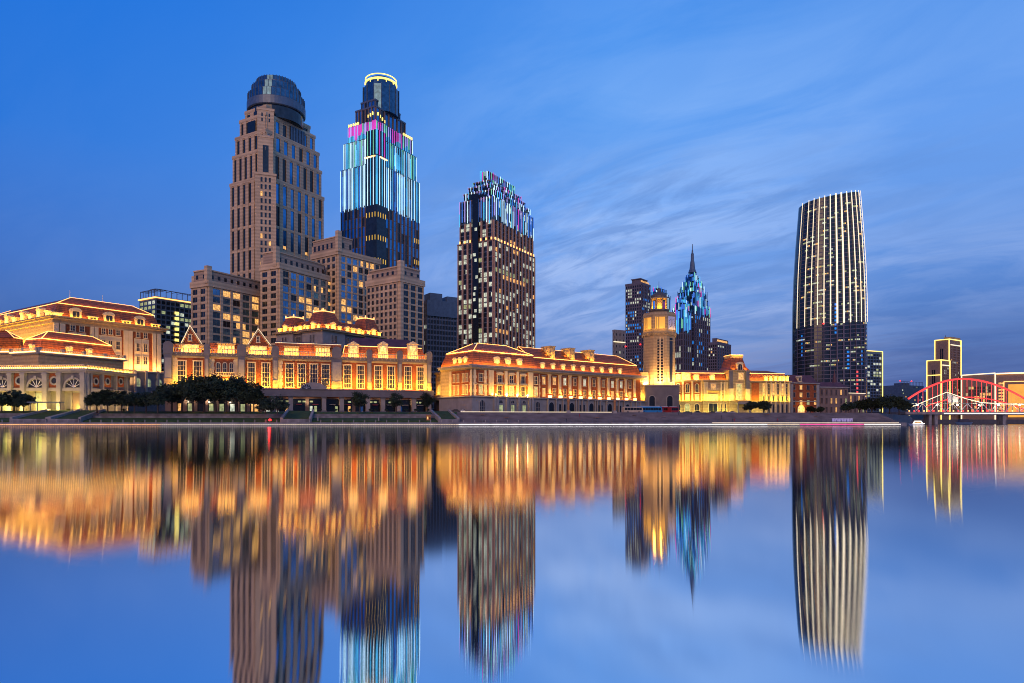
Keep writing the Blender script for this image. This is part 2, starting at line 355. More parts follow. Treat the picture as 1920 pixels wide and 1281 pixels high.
def balustrade(fc, parent, s0, s1, z, h, d, stone='trim_stone', step=0.9, piers=()):
    m = MB()
    m.fbox(fc, s0, s1, d-0.3, d+0.1, z+h-0.28, z+h, stone); m.fbox(fc, s0, s1, d-0.3, d+0.1, z, z+0.2, stone)
    n = max(1, int((s1-s0)/step))
    for i in range(n+1):
        x = s0+(s1-s0)*i/n; m.fbox(fc, x-0.14, x+0.14, d-0.22, d+0.02, z+0.2, z+h-0.28, stone)
    return m.build('balustrade', parent)
def strip(parent, pts, r=0.16, m='led_warm', name='light_strip'):
    b = MB(); b.poly_bar(pts, r, m, 4); return b.build(name, parent)
def quoins(par, fc, s, z0, z1, w, mt='trim_stone', d=0.0, st=1.5):
    z = z0; k = 0; m = MB()
    m.fbox(fc, s-w/2+0.05, s+w/2-0.05, d, d+0.15, z0, z1, mt)
    while z+st*0.8 < z1:
        m.fbox(fc, s-w/2-(0.25 if k % 2 else 0), s+w/2+(0.25 if k % 2 else 0), d, d+0.22, z, z+st*0.82, mt); z += st; k += 1
    m.build('quoins', par)
def tower_face(wall, panes, fc, s0, s1, z0, z1, nc, nr, pw, sh, pd=0.6, sd=0.35, stone='tower_stone', mats=(('sky_glass', 1),), split=1, sd2=None, skip=None, seg=1, edge=True, sst=None):
    """piers and spandrels proud of a glass wall, with each pane between them"""
    cw = (s1-s0)/nc; rh = (z1-z0)/nr
    for i in range(nc+1):
        if not edge and i in (0, nc): continue
        x = s0+cw*i; wall.fbox(fc, max(s0, x-pw/2), min(s1, x+pw/2), 0, pd, z0, z1, stone)
    for j in range(nr+1):
        z = z0+rh*j; wall.fbox(fc, s0, s1, 0, sd, max(z0, z-sh/2), min(z1, z+sh/2), sst or stone)
    names = [a for a, b in mats]; ws = [b for a, b in mats]
    for j in range(nr):
        prev = None; rowf = random.choice([0.2, 0.6, 1.0, 1.0, 2.2])
        for i in range(nc):
            a = s0+cw*i+pw/2; b = s0+cw*(i+1)-pw/2; lo = z0+rh*j+sh/2; hi = z0+rh*(j+1)-sh/2
            if skip and skip(i, j): continue
            wj = [b*(rowf if ('window' in a_) else 1) for a_, b in mats]
            mt = random.choices(names, wj)[0]; q = MB()
            if prev and 'window' in prev and random.random() < 0.42: mt = prev
            prev = mt
            if split > 1:
                for k in range(split):
                    aa = a+(b-a)*k/split+(0.1 if k else 0); bb = a+(b-a)*(k+1)/split-(0.1 if k < split-1 else 0)
                    q.fbox(fc, aa, bb, 0.02, 0.10, lo, hi, mt if random.random() < 0.85 or 'glass' in mt else names[0])
            else: q.fbox(fc, a, b, 0.02, 0.10, lo, hi, mt)
            panes.append(q)
# ================================================================== THE SETTING
# river
me = MB(); me.add([(-2500, -60, 0), (3000, -60, 0), (3000, 6000, 0), (-2500, 6000, 0)], [(0, 1, 2, 3)], 'paving')
river = struct(me.build('river')); wm = bpy.data.materials.new('water'); wm.use_nodes = True; t = wm.node_tree; t.nodes.clear()
o_ = t.nodes.new('ShaderNodeOutputMaterial'); g_ = t.nodes.new('ShaderNodeBsdfAnisotropic'); g_.distribution = 'BECKMANN'
g_.inputs['Color'].default_value = (0.80, 0.84, 0.88, 1)
# long-exposure water: slopes lie along the view across the river (wave crests parallel to the quay)
g_.inputs['Roughness'].default_value = 0.034; g_.inputs['Anisotropy'].default_value = 0.85
tv = t.nodes.new('ShaderNodeCombineXYZ'); tv.inputs[0].default_value = 1.0
tw = t.nodes.new('ShaderNodeTexCoord'); mw = t.nodes.new('ShaderNodeMapping'); mw.inputs['Scale'].default_value = (0.012, 0.05, 1); t.links.new(tw.outputs['Object'], mw.inputs[0])
nw = t.nodes.new('ShaderNodeTexNoise'); nw.inputs['Scale'].default_value = 1.0; nw.inputs['Detail'].default_value = 4; t.links.new(mw.outputs[0], nw.inputs['Vector'])
rw = t.nodes.new('ShaderNodeMapRange'); rw.inputs['From Min'].default_value = 0.35; rw.inputs['From Max'].default_value = 0.65; rw.inputs['To Min'].default_value = 0.031; rw.inputs['To Max'].default_value = 0.042; t.links.new(nw.outputs[0], rw.inputs[0]); t.links.new(rw.outputs[0], g_.inputs['Roughness'])
t.links.new(tv.outputs[0], g_.inputs['Tangent']); t.links.new(g_.outputs[0], o_.inputs[0])
river.data.materials.clear(); river.data.materials.append(wm)
# quay frame
Q0 = Vector((X(0, 240), 240)); Q1 = Vector((X(1700, 290), 290)); qu = (Q1-Q0).normalized()
QF = Face((Q0.x, Q0.y), (qu.x, qu.y), (qu.y, -qu.x)); QL = (Q1-Q0).length
# ground sheet behind the embankment, to the horizon, and the far bank right of the river bend
def qp(s, t): return QF.p(s, -t)
g = MB()
far = [(X(1712, 900), 900), (2600, 980), (3000, 1200), (3000, 6000), (-2500, 6000), (-2500, qp(-200, 18)[1]-500)]
g.loft([qp(-300, 18), qp(QL, 18), (X(1706, 420), 420)]+far, -1.0, [qp(-300, 18), qp(QL, 18), (X(1706, 420), 420)]+far, GZ, 'asphalt')
struct(g.build('ground'))
sS = QF.s(862)
def prof(name, s0, s1, pr, m):
    b = MB(); n = len(pr); vs = [(*qp(s0, a), z) for a, z in pr]+[(*qp(s1, a), z) for a, z in pr]
    b.add(vs, [(i, i+1, i+1+n, i+n) for i in range(n-1)]+[tuple(range(n)), tuple(range(2*n-1, n-1, -1))], m); return struct(b.build(name))
prof('quay', -300, QL, [(0, -1), (0, 1.35), (4.5, 1.4), (4.5, -1)], 'quay_stone')
prof('lawn', -300, sS, [(4.6, -1), (4.6, 1.9), (10.5, 3.1), (10.5, -1)], 'grass')
prof('retaining_wall', -300, sS, [(10.55, -1), (10.55, 3.8), (11.4, 3.8), (11.4, 3.4), (14, 3.4), (14, 4.7), (14.8, 4.7), (14.8, -1)], 'quay_stone')
prof('terrace_lawn', -300, sS, [(14.85, -1), (14.85, 4.75), (18, 5.62), (18, -1)], 'grass')
st = [(4.6, -1), (4.6, 1.75)]
for k in range(10): st += [(6.0+k*1.25, 1.75+k*0.385), (6.0+k*1.25, 1.75+(k+1)*0.385)]
st += [(18.6, 5.63), (18.6, -1)]
prof('plaza_steps', sS, QL, st, 'paving')
# upper pavement strip in front of the buildings
prof('pavement', -300, QL, [(18.7, 5.6), (18.7, 5.72), (30, 5.72), (30, 5.6)], 'paving')
strip(None, [QF.P(QF.s(870), -18.5, 5.75), QF.P(QF.s(1172), -18.5, 5.75)], 0.12, 'led_soft')
tag(bpy.data.objects['light_strip'], 'warm strip of light along the top step of the plaza', 'light strip')
# ================================================================== FRONT BUILDINGS
# ---- long gabled building in the middle (facade line A -> B)
A_ = line_face(308, 279, 808, 315); f = A_; LM = f.L
rt = thing('gabled_building', 'long brick riverside building with two pointed gables and tall glowing windows, behind the trees', 'building', (*f.p(0, 0), GZ), math.atan2(f.u[1], f.u[0]))
zc = f.z(676, 640); zb = f.z(731, 640); zg = f.z(745, 640)     # cornice, base of the golden storey, top of ground floor
zt = f.z(662, 640)
wl = MB()
wl.fbox(f, 0, LM, -16, 0, zg-0.2, zc, 'brick'); wl.fbox(f, -0.2, LM+0.2, -16.2, 0.9, zc, zc+1.0, 'grey_stone')
wl.fbox(f, -0.3, LM+0.3, -3, 1.3, zc+1.0, zc+1.35, 'grey_stone')
wl.fbox(f, 0, LM, -1, 0.35, zc-0.8, zc, 'cream_stone')
k = 0.6
while k < LM-0.5:
    wl.fbox(f, k, k+0.4, 0.35, 1.2, zc+0.55, zc+1.0, 'pale_stone'); k += 1.9
wl.build('wall', rt)
b = MB(); b.fbox(f, -0.5, LM+0.5, -0.5, 3.6, zg, zb, 'grey_stone'); b.fbox(f, -0.6, LM+0.6, -0.5, 3.9, zb-0.35, zb, 'pale_stone'); b.build('canopy', rt)
b = MB(); b.fbox(f, 0, LM, -14, -2.5, GZ, zg, 'brown_stone'); b.build('ground_floor_wall', rt)
cols = [512, 545, 607, 640, 689, 717, 746, 775, 803]
for px in cols:
    s = f.s(px); b = MB(); b.fbox(f, s-0.9, s+0.9, 0.6, 2.4, GZ+1, zg, 'pale_stone'); b.fbox(f, s-1.1, s+1.1, 0.4, 2.6, GZ, GZ+1, 'grey_stone'); b.fbox(f, s-1.1, s+1.1, 0.4, 2.6, zg-0.6, zg, 'pale_stone'); b.build('column', rt)
piers = [(308, 324), (384, 393), (446, 460), (511, 522), (621, 641), (688, 696), (745, 753), (800, 808)]
for a, c in piers:
    s0, s1 = f.s(a), f.s(c); m = MB(); m.fbox(f, s0, s1, 0, 1.5, zb, zc+0.6, 'grey_stone'); m.fbox(f, s0+0.4, s1-0.4, 1.5, 1.75, zb+2, zc-1, 'pale_stone')
    m.fbox(f, s0+0.15, s1-0.15, 1.5, 1.9, zb, zb+3.6, 'cream_stone')
    c_ = (s0+s1)/2; r = min((s1-s0)/2+0.3, 2.0)
    m.fbox(f, c_-r, c_+r, -1.5, 1.7, zc+0.6, zt+0.6, 'grey_stone'); m.fpoly(f, [(c_-r, zt+0.6), (c_+r, zt+0.6)]+arc(c_, zt+0.6, r, r*1.0, 0, 180, 8)[1:-1], -1.5, 1.7, 'grey_stone')
    m.build('pier', rt)
for px in (327, 397, 443, 525.5, 637, 798): quoins(rt, f, f.s(px), zb+0.1, zc-0.2, 1.7)
tall = [(331, 350.5), (361, 380.5), (463, 480), (489.5, 507.5), (534, 552), (557, 574.5), (579.5, 597), (601.5, 619), (643, 660), (668, 684.5), (701, 717.5), (725, 741.5), (757, 772.5), (780.5, 796.5)]
zw0, zw1 = zb+0.9, f.z(685, 640)
for i, (a, c) in enumerate(tall):
    window(f, rt, f.s(a)+0.1, f.s(c)-0.1, zw0, zw1, 3, 5, 'night_glass', 'trim_stone', 0.45)
m = MB()
s0, s1 = f.s(403), f.s(440); zq = f.z(704, 420)
for i in range(3):
    a = s0+(s1-s0)*(i+0.12)/3; c = s0+(s1-s0)*(i+0.88)/3
    window(f, rt, a, c, zq+1.2, zw1, 2, 2, 'night_glass', 'trim_stone', 0.35, arch=True)
m.fbox(f, s0-0.5, s1+0.5, 0, 1.5, zq-0.5, zq, 'pale_stone'); m.build('balcony', rt)
balustrade(f, rt, s0-0.3, s1+0.3, zq, 1.3, 1.4)
window(f, rt, s0+1, s1-1, zb+0.6, zq-1.6, 5, 1, 'night_glass', 'trim_stone', 0.3)
# balustrade runs between the piers
for (a, c), (d_, e) in zip(piers, piers[1:]): balustrade(f, rt, f.s(c)+0.2, f.s(d_)-0.2, zc+1.35, zt-zc-1.35, 0.9)
# roofs: mansard strip behind the balustrade, then shallow dark slope
def mans(parent, fc, s0, s1, d0, z0, d1, z1, dback, z2=None, tile='roof_tile', e0=0.0, e1=0.0, dark='dark_tile', led='led_warm', ledr=0.14, d2=None, h0=0, h1=0):
    m = MB(); a = [fc.p(s0, -d0), fc.p(s1, -d0), fc.p(s1, -dback), fc.p(s0, -dback)]
    c = [fc.p(s0+e0, -d1), fc.p(s1-e1, -d1), fc.p(s1-e1, -dback+e1*0.8), fc.p(s0+e0, -dback+e0*0.8)]
    m.loft(a, z0, c, z1, tile, cap=z2 is None)
    if z2 is not None:
        d2 = (d1+dback)/2 if d2 is None else d2
        rg = [fc.p(s0+e0+h0, -d2), fc.p(s1-e1-h1, -d2), fc.p(s1-e1-h1, -d2-0.3), fc.p(s0+e0+h0, -d2-0.3)]
        m.loft(c, z1, rg, z2, dark, bottom=False)
    o = m.build('roof', parent)
    if led: strip(o, [fc.P(s0+e0, -d1+0.15, z1+0.1), fc.P(s1-e1, -d1+0.15, z1+0.1)], ledr, led)
    return o
zr1 = f.z(650, 640)
r1 = mans(rt, f, f.s(392), f.s(455), 1.2, zc+1.2, 3.2, f.z(642, 420), 15, led=None)
r1 = mans(rt, f, f.s(516), f.s(641), 1.2, zc+1.2, 3.0, f.z(643, 560), 15, f.z(638, 580), led='led_soft', ledr=0.08)
r2 = mans(rt, f, f.s(641), f.s(803), 1.2, zc+1.2, 3.4, f.z(649, 700), 16, f.z(630, 700), e0=1.5, e1=2.5, h0=5, h1=5, led='led_warm', ledr=0.16)
strip(r2, [f.P(f.s(641)+1.5, -3.2, f.z(649, 700)), f.P(f.s(641)+0.1, -1.1, zc+1.5)], 0.12)
r0 = mans(rt, f, 0.5, f.s(392), 2.5, zc+1.2, 4.2, f.z(643, 340), 15, led=None)
# wide attic windows
for a, c in ((408, 440), (533, 560), (592, 619)):
    s0, s1 = f.s(a), f.s(c); m = MB(); zz = f.z(650 if a > 500 else 645, a); m.fbox(f, s0, s1, -3.6, -0.9, zc+1.3, zz, 'cream_stone'); m.fbox(f, s0-0.3, s1+0.3, -3.6, -0.6, zz, zz+0.5, 'cream_stone'); o = m.build('dormer', rt)
    q = MB()
    n = 5
    for i in range(n): q.fbox(f, s0+(s1-s0)*(i+0.14)/n, s0+(s1-s0)*(i+0.86)/n, -0.9, -0.82, zc+1.6, zz-0.5, 'hot_window')
    q.build('window', o)
for px, w_ in ((663, 22), (719, 21), (774.5, 21)):
    s = f.s(px); ww = f.s(px+w_/2)-f.s(px-w_/2); zz = f.z(644, px)
    dormer(f, rt, s, zc+1.3, ww*0.86, zz-zc-1.6, 3.5, -0.7, 'gable', 'hot_window')
# pointed gables
for pc, pa, pb, py, ps in ((356, 334, 384, 611, 646), (484, 459, 513, 617, 649)):
    s, a, c = f.s(pc), f.s(pa), f.s(pb); zp = f.z(py, pc); zs_ = f.z(ps-2, pc); m = MB(); a2, c2 = a+1.2, c-1.2
    m.fpoly(f, [(a2, zc+1), (c2, zc+1), (c2, zs_), (s, zp-0.5), (a2, zs_)], -7, -0.6, 'brick')
    o = m.build('gable', rt)
    m = MB(); t = 0.8
    m.fpoly(f, [(a2-0.6, zs_-0.4), (a2+0.4, zs_-0.4), (s, zp-1.1), (s, zp+0.5)], -0.9, -0.2, 'cream_stone')
    m.fpoly(f, [(c2-0.4, zs_-0.4), (c2+0.6, zs_-0.4), (s, zp+0.5), (s, zp-1.1)], -0.9, -0.2, 'cream_stone')
    m.fbox(f, a2-1.8, a2+0.9, -1.2, 0, zs_-1.0, zs_-0.3, 'cream_stone'); m.fbox(f, c2-0.9, c2+1.8, -1.2, 0, zs_-1.0, zs_-0.3, 'cream_stone')
    m.fbox(f, a2-1.0, a2+0.4, -1.2, -0.1, zs_-2.4, zs_-1.0, 'cream_stone'); m.fbox(f, c2-0.4, c2+1.0, -1.2, -0.1, zs_-2.4, zs_-1.0, 'cream_stone')
    m.lathe(*f.p(s, -0.5), [(0.35, zp), (0.45, zp+0.5), (0.1, zp+1.3)], 'cream_stone', 8); m.build('coping', o)
    window(f, o, s-3.4, s+3.4, zc+1.7, zs_-0.7, 5, 1, 'hot_window', 'trim_stone', 0.4, d=-0.6)
    window(f, o, s-0.8, s+0.8, zs_+1.2, zs_+3.6, 2, 2, 'night_glass', 'trim_stone', 0.35, d=-0.6)
    strip(o, [f.P(a2, -0.1, zs_+0.1), f.P(s, -0.1, zp+0.2), f.P(c2, -0.1, zs_+0.1)], 0.08, 'led_soft')
# entrance fan pediment
s0, s1 = f.s(562), f.s(612); c_ = (s0+s1)/2
m = MB(); m.fpoly(f, [(s0, zb-0.1), (s1, zb-0.1)]+arc(c_, zb-0.1, (s1-s0)/2, 2.9, 0, 180, 14)[1:-1], 1, 4.3, 'pale_stone'); o = m.build('entrance_pediment', rt)
q = MB(); sc_ = f.s(574); q.fpoly(f, [(sc_-2, zb)]+[(sc_+2, zb)]+arc(sc_, zb, 2.0, 1.9, 0, 180, 10)[1:-1], 4.3, 4.4, 'night_glass')
for k in range(1, 6): a = R(30*k); q.bar(f.P(sc_, 4.45, zb), f.P(sc_+1.9*math.cos(a), 4.45, zb+1.8*math.sin(a)), 0.05, 'white_metal')
q.build('fan_window', o)
# shopfronts of the ground floor
edges = [326, 345, 365, 385, 405, 425, 445, 465, 490]+[512, 545, 576, 607, 640, 664, 689, 717, 746, 775, 803]
for a, c in zip(edges, edges[1:]):
    left_ = a < 500; n = 3
    q = MB(); s0, s1 = f.s(a)+0.8, f.s(c)-0.8
    q.fbox(f, s0, s1, -2.5, -2.4, GZ+0.2, zg-0.9, 'black_glass')
    if left_: q.fbox(f, s0+0.4, s1-0.4, -2.4, -2.3, GZ+0.5, GZ+3.6, random.choice(['green_window', 'green_window', 'warm_window', 'night_glass', 'cool_window']))
    else:
        x = s0+0.4
        while x < s1-0.8:
            if random.random() < 0.35: q.fbox(f, x, x+1.1, -2.4, -2.3, GZ+0.3, GZ+3, random.choice(['green_window', 'cool_window', 'sky_glass', 'warm_window']))
            if random.random() < 0.4: q.fbox(f, x, x+1.3, -2.4, -2.3, GZ+4.6, GZ+5.3, 'green_window')
            x += 1.9
    q.build('shop_window', rt)
    if not left_:
        q = MB(); q.fbox(f, (s0+s1)/2-1.2, (s0+s1)/2+1.2, -2.3, 0.2, GZ+3.5, GZ+3.8, random.choice(['bus_red', 'pale_stone'])); q.build('awning', rt)
for a, c in ((325, 384), (398, 445), (460, 511)): area_light(f, f.s(a), f.s(c), 2.4, zb+0.3, 1, 0.36, 820, WARM)
for a, c in ((526, 621), (641, 688), (697, 745), (753, 800)): area_light(f, f.s(a), f.s(c), 2.4, zb+0.3, 1, 0.36, 20*(c-a), WARM)
for a, c in ((326, 384), (394, 446), (460, 511), (524, 621), (641, 688), (697, 745), (753, 800)): area_light(f, f.s(a), f.s(c), 0.3, zc+1.6, 1, 0.8, 7*(c-a), WARM)
for px in (693, 749, 517, 627, 803): point_light(f.P(f.s(px), 2.9, zb+0.7), 90, GOLD, 0.3)
for px in (640, 689, 717, 746, 775, 576, 545, 430, 470, 350, 390): point_light(f.P(f.s(px), -0.6, GZ+4.4), 60 if px > 500 else 130, (1, 0.72, 0.45), 0.3)

# ---- domed hall with three mansard pavilions, behind it
B = Blk(605, 332, 33, 524, 712); rt = B.root('mansard_hall', 'grey stone hall with three red mansard pavilions rising behind the gabled building')
zc = B.FR.z(617, 605); m = MB(); m.prism(B.rect(), GZ, zc-1.2, 'grey_stone'); m.build('wall', rt)
m = MB(); m.prism(B.rect(-1.2, -1.2, -1.2, -1.2), zc-1.2, zc-0.4, 'cream_stone'); m.prism(B.rect(-1.8, -1.8, -1.8, -1.8), zc-0.4, zc, 'cream_stone'); m.build('cornice', rt)
m = MB(); m.loft(B.rect(1, 1, 1, 1), zc, B.rect(3.5, 3.5, 3.5, 3.5), zc+5.4, 'roof_tile'); m.build('roof', rt)
def pavilion(parent, c, hw, z0, h, top, led='led_warm', u=None, tile='roof_tile'):
    ux, uy = u; P = lambda a: [(c[0]+a*(i*ux[0]+j*uy[0]), c[1]+a*(i*ux[1]+j*uy[1])) for i, j in ((-1, -1), (1, -1), (1, 1), (-1, 1))]
    m = MB(); m.loft(P(hw), z0, P(hw*0.86), z0+h*0.35, tile, cap=False); m.loft(P(hw*0.86), z0+h*0.35, P(hw*top), z0+h, tile, bottom=False); o = m.build('pavilion_roof', parent)
    t = P(hw*top); m = MB()
    for i in range(4): m.bar((*t[i], z0+h+0.3), (*t[(i+1) % 4], z0+h+0.3), 0.22, led)
    for p_ in t: m.bar((*p_, z0+h), (*p_, z0+h+1.3), 0.22, led)
    m.bar((*t[0], z0+h), (*t[0], z0+h+1.5), 0.25, led); m.build('light_strip', o)
    return o
for (a, b_, py, hw) in ((6.5, 6.5, 585, 6.8), (B.Lr-5.5, 5.0, 598, 6.0), (5.0, B.Ll-5.5, 596, 5.8)):
    c = B.pt(a, b_); zz = Z(py, c[1]-3)
    m = MB(); q = [B.pt(a-hw-0.5, b_-hw-0.5), B.pt(a+hw+0.5, b_-hw-0.5), B.pt(a+hw+0.5, b_+hw+0.5), B.pt(a-hw-0.5, b_+hw+0.5)]
    m.prism(q, GZ, zc-0.6, 'pale_stone'); m.prism([B.pt(a-hw-2, b_-hw-2), B.pt(a+hw+2, b_-hw-2), B.pt(a+hw+2, b_+hw+2), B.pt(a-hw-2, b_+hw+2)], zc-0.6, zc+0.35, 'cream_stone'); m.build('pavilion_wall', rt)
    o = pavilion(rt, c, hw, zc+0.35, zz-zc-0.35, 0.52, u=(B.r, B.l))
    fr = Face(B.pt(a-hw, b_-hw), B.r, B.FR.n); fl = Face(B.pt(a-hw, b_-hw), B.l, B.FL.n)
    for fc in (fr, fl):
        dormer(fc, rt, hw, zc+0.5, 2.6, 2.6, 2.5, 0.2, 'arch', 'hot_window'); dormer(fc, rt, hw-4, zc+0.5, 1.8, 1.6, 2, 0.3, 'flat', 'hot_window'); dormer(fc, rt, hw+4, zc+0.5, 1.8, 1.6, 2, 0.3, 'flat', 'hot_window')
        area_light(fc, 0.5, 2*hw-0.5, 1.4, zc+0.6, 1, 0.8, 260, WARM)
        for k in (-1.1, 1.1): window(fc, rt, hw+k-0.8, hw+k+0.8, zc-6.2, zc-2.2, 2, 2, 'black_glass', 'pale_stone', 0.25, d=0.5, arch=True)
for fc, L_ in ((B.FR, B.Lr), (B.FL, B.Ll)):
    a0, a1 = 15, L_-12
    for s in ((a0+a1)/2-4, (a0+a1)/2, (a0+a1)/2+4): dormer(fc, rt, s, zc+0.1, 2.4, 2.4, 3, -0.9, 'arch' if s != (a0+a1)/2 else 'flat', 'hot_window')
    area_light(fc, a0-1, a1+1, 0.4, zc+0.3, 1, 0.9, 260, WARM)
    for k in range(4): window(fc, rt, a0+k*(a1-a0)/4+0.6, a0+k*(a1-a0)/4+2.2, zc-6.2, zc-2.4, 2, 2, 'black_glass', 'pale_stone', 0.25, d=0.0, arch=True)

# ---- arcaded building with hipped corner pavilion
B = Blk(886, 295, 50, 826, 1206); fR, fL = B.FR, B.FL
rt = B.root('arcaded_building', 'long hall with arcaded base, glowing gold pilasters and red mansard roof with round dormers')
zc = fR.z(685, 886); zb = fR.z(742, 886); sp = fR.s(1008)
m = MB(); m.prism(B.rect(1.2, 0, 1.5, 0), zb, zc-1.6, 'cream_stone'); m.build('wall', rt)
m = MB(); m.fbox(fR, 0, sp, -12, 0, zb, zc-1.6, 'cream_stone'); m.fbox(fL, 0, B.Ll, -12, 0, zb, zc-1.6, 'cream_stone'); m.build('pavilion_wall', rt)
m = MB(); m.prism(B.rect(-0.8, -0.4, -0.8, 0), GZ, zb-0.5, 'pale_stone'); m.prism(B.rect(-1.6, -1, -1.6, 0), zb-0.5, zb, 'pale_stone'); m.build('base_storey', rt)
m = MB(); m.prism(B.rect(-0.3, -0.3, -0.3, 0), zc-1.6, zc-0.9, 'cream_stone'); m.prism(B.rect(-1.5, -1.3, -1.5, 0), zc-0.9, zc-0.2, 'pale_stone'); m.prism(B.rect(-2.1, -1.8, -2.1, 0), zc-0.2, zc+0.3, 'pale_stone'); m.build('cornice', rt)
# roof over pavilion
zk = zc+6.4; zp = fR.z(640, 925)
def hip(parent, P0, P1, P2, z0, z1, z2, led=0.16, dark='roof_tile'):
    m = MB(); m.loft(P0, z0, P1, z1, 'roof_tile', cap=False); m.loft(P1, z1+0.25, P2, z2, dark, bottom=True); o = m.build('roof', parent)
    q = MB()
    for i in (3, 0, 1): q.bar((*P1[i], z1+0.2) if i == 3 else (*P1[i], z1+0.2), (*P1[(i+1) % 4], z1+0.2), led, 'led_warm')
    q.build('light_strip', o) if False else None
    q2 = MB(); q2.bar((*P1[0], z1+0.2), (*P1[1], z1+0.2), led, 'led_warm'); q2.bar((*P1[0], z1+0.2), (*P1[3], z1+0.2), led, 'led_warm')
    for i in (0, 1, 3): q2.bar((*P1[i], z1+0.3), (*P2[i], z2+0.15), led*0.8, 'led_warm')
    q2.bar((*P2[0], z2+0.15), (*P2[1], z2+0.15), led*0.7, 'led_warm'); q2.build('light_strip', o)
    return o
pp = lambda a0, a1, b0, b1: [B.pt(a0, b0), B.pt(a1, b0), B.pt(a1, b1), B.pt(a0, b1)]
hip(rt, pp(-0.2, sp+0.3, -0.2, B.Ll), pp(1.8, sp-1.2, 1.8, B.Ll-2), pp(11, sp-10, 11, B.Ll-10), zc+0.3, zk, zp)
zk2 = zc+5.8; zp2 = fR.z(654, 1060)
hip(rt, pp(sp-2, B.Lr+0.3, 1.3, 17), pp(sp-2, B.Lr-1.6, 3.0, 15.5), pp(sp-4, B.Lr-11, 9.0, 9.6), zc+0.3, zk2, zp2, 0.13)
for px in (1046, 1083, 1120):
    s = fR.s(px); m = MB(); m.fpoly(fR, [(s-1.6, zk2-0.2), (s+1.6, zk2-0.2), (s+1.6, zp2+0.8), (s-1.6, zp2+0.8)], -10, -3.6, 'cream_stone'); m.fbox(fR, s-1.9, s+1.9, -10.2, -3.4, zp2+0.8, zp2+1.3, 'cream_stone'); m.build('chimney', rt)
    point_light(fR.P(s-0.5, -1.9, zk2+0.9), 150, WARM, 0.3); point_light(fR.P(s-3.2, -5.0, zk2+2.2), 120, WARM, 0.3)
# pilasters with lamp boxes and two storeys of windows
pil = [1033, 1052.8, 1071.4, 1090.5, 1108.2, 1125.6, 1143.2, 1159.6, 1176, 1192.4]; wz = [1021.8, 1041.5, 1060.5, 1079.5, 1097.6, 1115.6, 1133, 1149.7, 1167, 1183.2]
S = [fR.s(p) for p in pil]; s0 = S[0]; ds = (S[-1]-S[0])/9
fm = fR.off(-1.5)
for k in range(10):
    s = s0+ds*k; m = MB(); m.fbox(fm, s-0.75, s+0.75, 0, 0.7, zb+2.4, zc-1.6, 'trim_stone'); m.fbox(fm, s-0.95, s+0.95, 0, 0.9, zc-2.3, zc-1.6, 'trim_stone'); m.fbox(fm, s-0.95, s+0.95, 0, 0.9, zb+2.0, zb+2.5, 'trim_stone'); o = m.build('pilaster', rt)
    m = MB(); m.fbox(fm, s-0.8, s+0.8, 0.4, 1.4, zb+0.25, zb+1.35, 'led_hot'); m.build('lamp', o); point_light(fm.P(s, 1.7, zb+2.4), 95, GOLD, 0.15)
for k in range(10):
    s = s0+ds*(k-0.5); g1 = random.choice(['night_glass', 'night_glass', 'warm_window', 'cool_window'])
    window(fm, rt, s-1.05, s+1.05, zb+6.6, zb+9.9, 2, 2, g1, 'trim_stone', 0.22, d=0.13); window(fm, rt, s-1.05, s+1.05, zb+0.8, zb+4.6, 2, 3, random.choice(['night_glass', 'night_glass', 'night_glass', 'warm_window']), 'trim_stone', 0.22, d=0.13)
    m = MB(); m.fbox(fm, s-1.3, s+1.3, 0, 0.35, zb+5.2, zb+6.2, 'brick'); m.fbox(fm, s-1.5, s+1.5, 0, 0.5, zb+10.4, zb+10.8, 'pale_stone'); m.build('panel', rt)
for px in (968, 1058, 1145, 1232, 1315, 1397, 1477, 1553, 1632):
    s = fR.s(810+px*0.21875); dormer(fR, rt, s, zc+0.5, 2.5, 2.5, 5, -1.6, 'arch', 'hot_window', lamp=55)
for px in (932.5, 953.3, 975.2): dormer(fR, rt, fR.s(px), zc+0.5, 3.2, 3.0, 4, -0.3, 'arch', 'hot_window', lamp=90)
for px in (851.5, 861.5, 871.3): dormer(fL, rt, fL.s(px), zc+0.5, 2.6, 2.8, 4, -0.3, 'arch', 'hot_window', lamp=70)
for px in (936.9, 958.8, 980.2):
    s = fR.s(px); window(fR, rt, s-1.4, s+1.4, zb+6.3, zc-3.6, 2, 2, 'night_glass', 'trim_stone', 0.35); window(fR, rt, s-1.4, s+1.4, zb+0.6, zb+4.8, 2, 2, 'green_window' if px > 940 and px < 970 else 'night_glass', 'trim_stone', 0.35)
    m = MB(); m.fbox(fR, s-2.0, s+2.0, 0, 1.0, zb+5.5, zb+6.2, 'pale_stone'); m.fpoly(fR, [(s-2.1, zc-3.2)]+[(s+2.1, zc-3.2)]+arc(s, zc-3.2, 2.1, 0.9, 0, 180, 8)[1:-1], 0, 0.7, 'trim_stone'); m.build('window_hood', rt)
for px in (918, 922, 947.8, 969.5, 991.5, 996):
    s = fR.s(px); m = MB(); m.fbox(fR, s-0.7, s+0.7, 0, 0.7, zb+0.4, zc-1.6, 'trim_stone'); m.build('pilaster', rt)
for a, c in ((912, 917), (923, 930.5), (942.5, 947), (948.6, 953), (964.5, 968.8), (970.3, 975), (985.5, 990.6), (998, 1010)):
    m = MB(); m.fbox(fR, fR.s(a), fR.s(c), 0, 0.1, zb+0.4, zc-1.9, 'brick'); m.build('brick_panel', rt)
m = MB(); m.fbox(fR, fR.s(890), fR.s(1007), 0, 0.45, zb+5.0, zb+5.4, 'cream_stone'); m.build('string_course', rt)
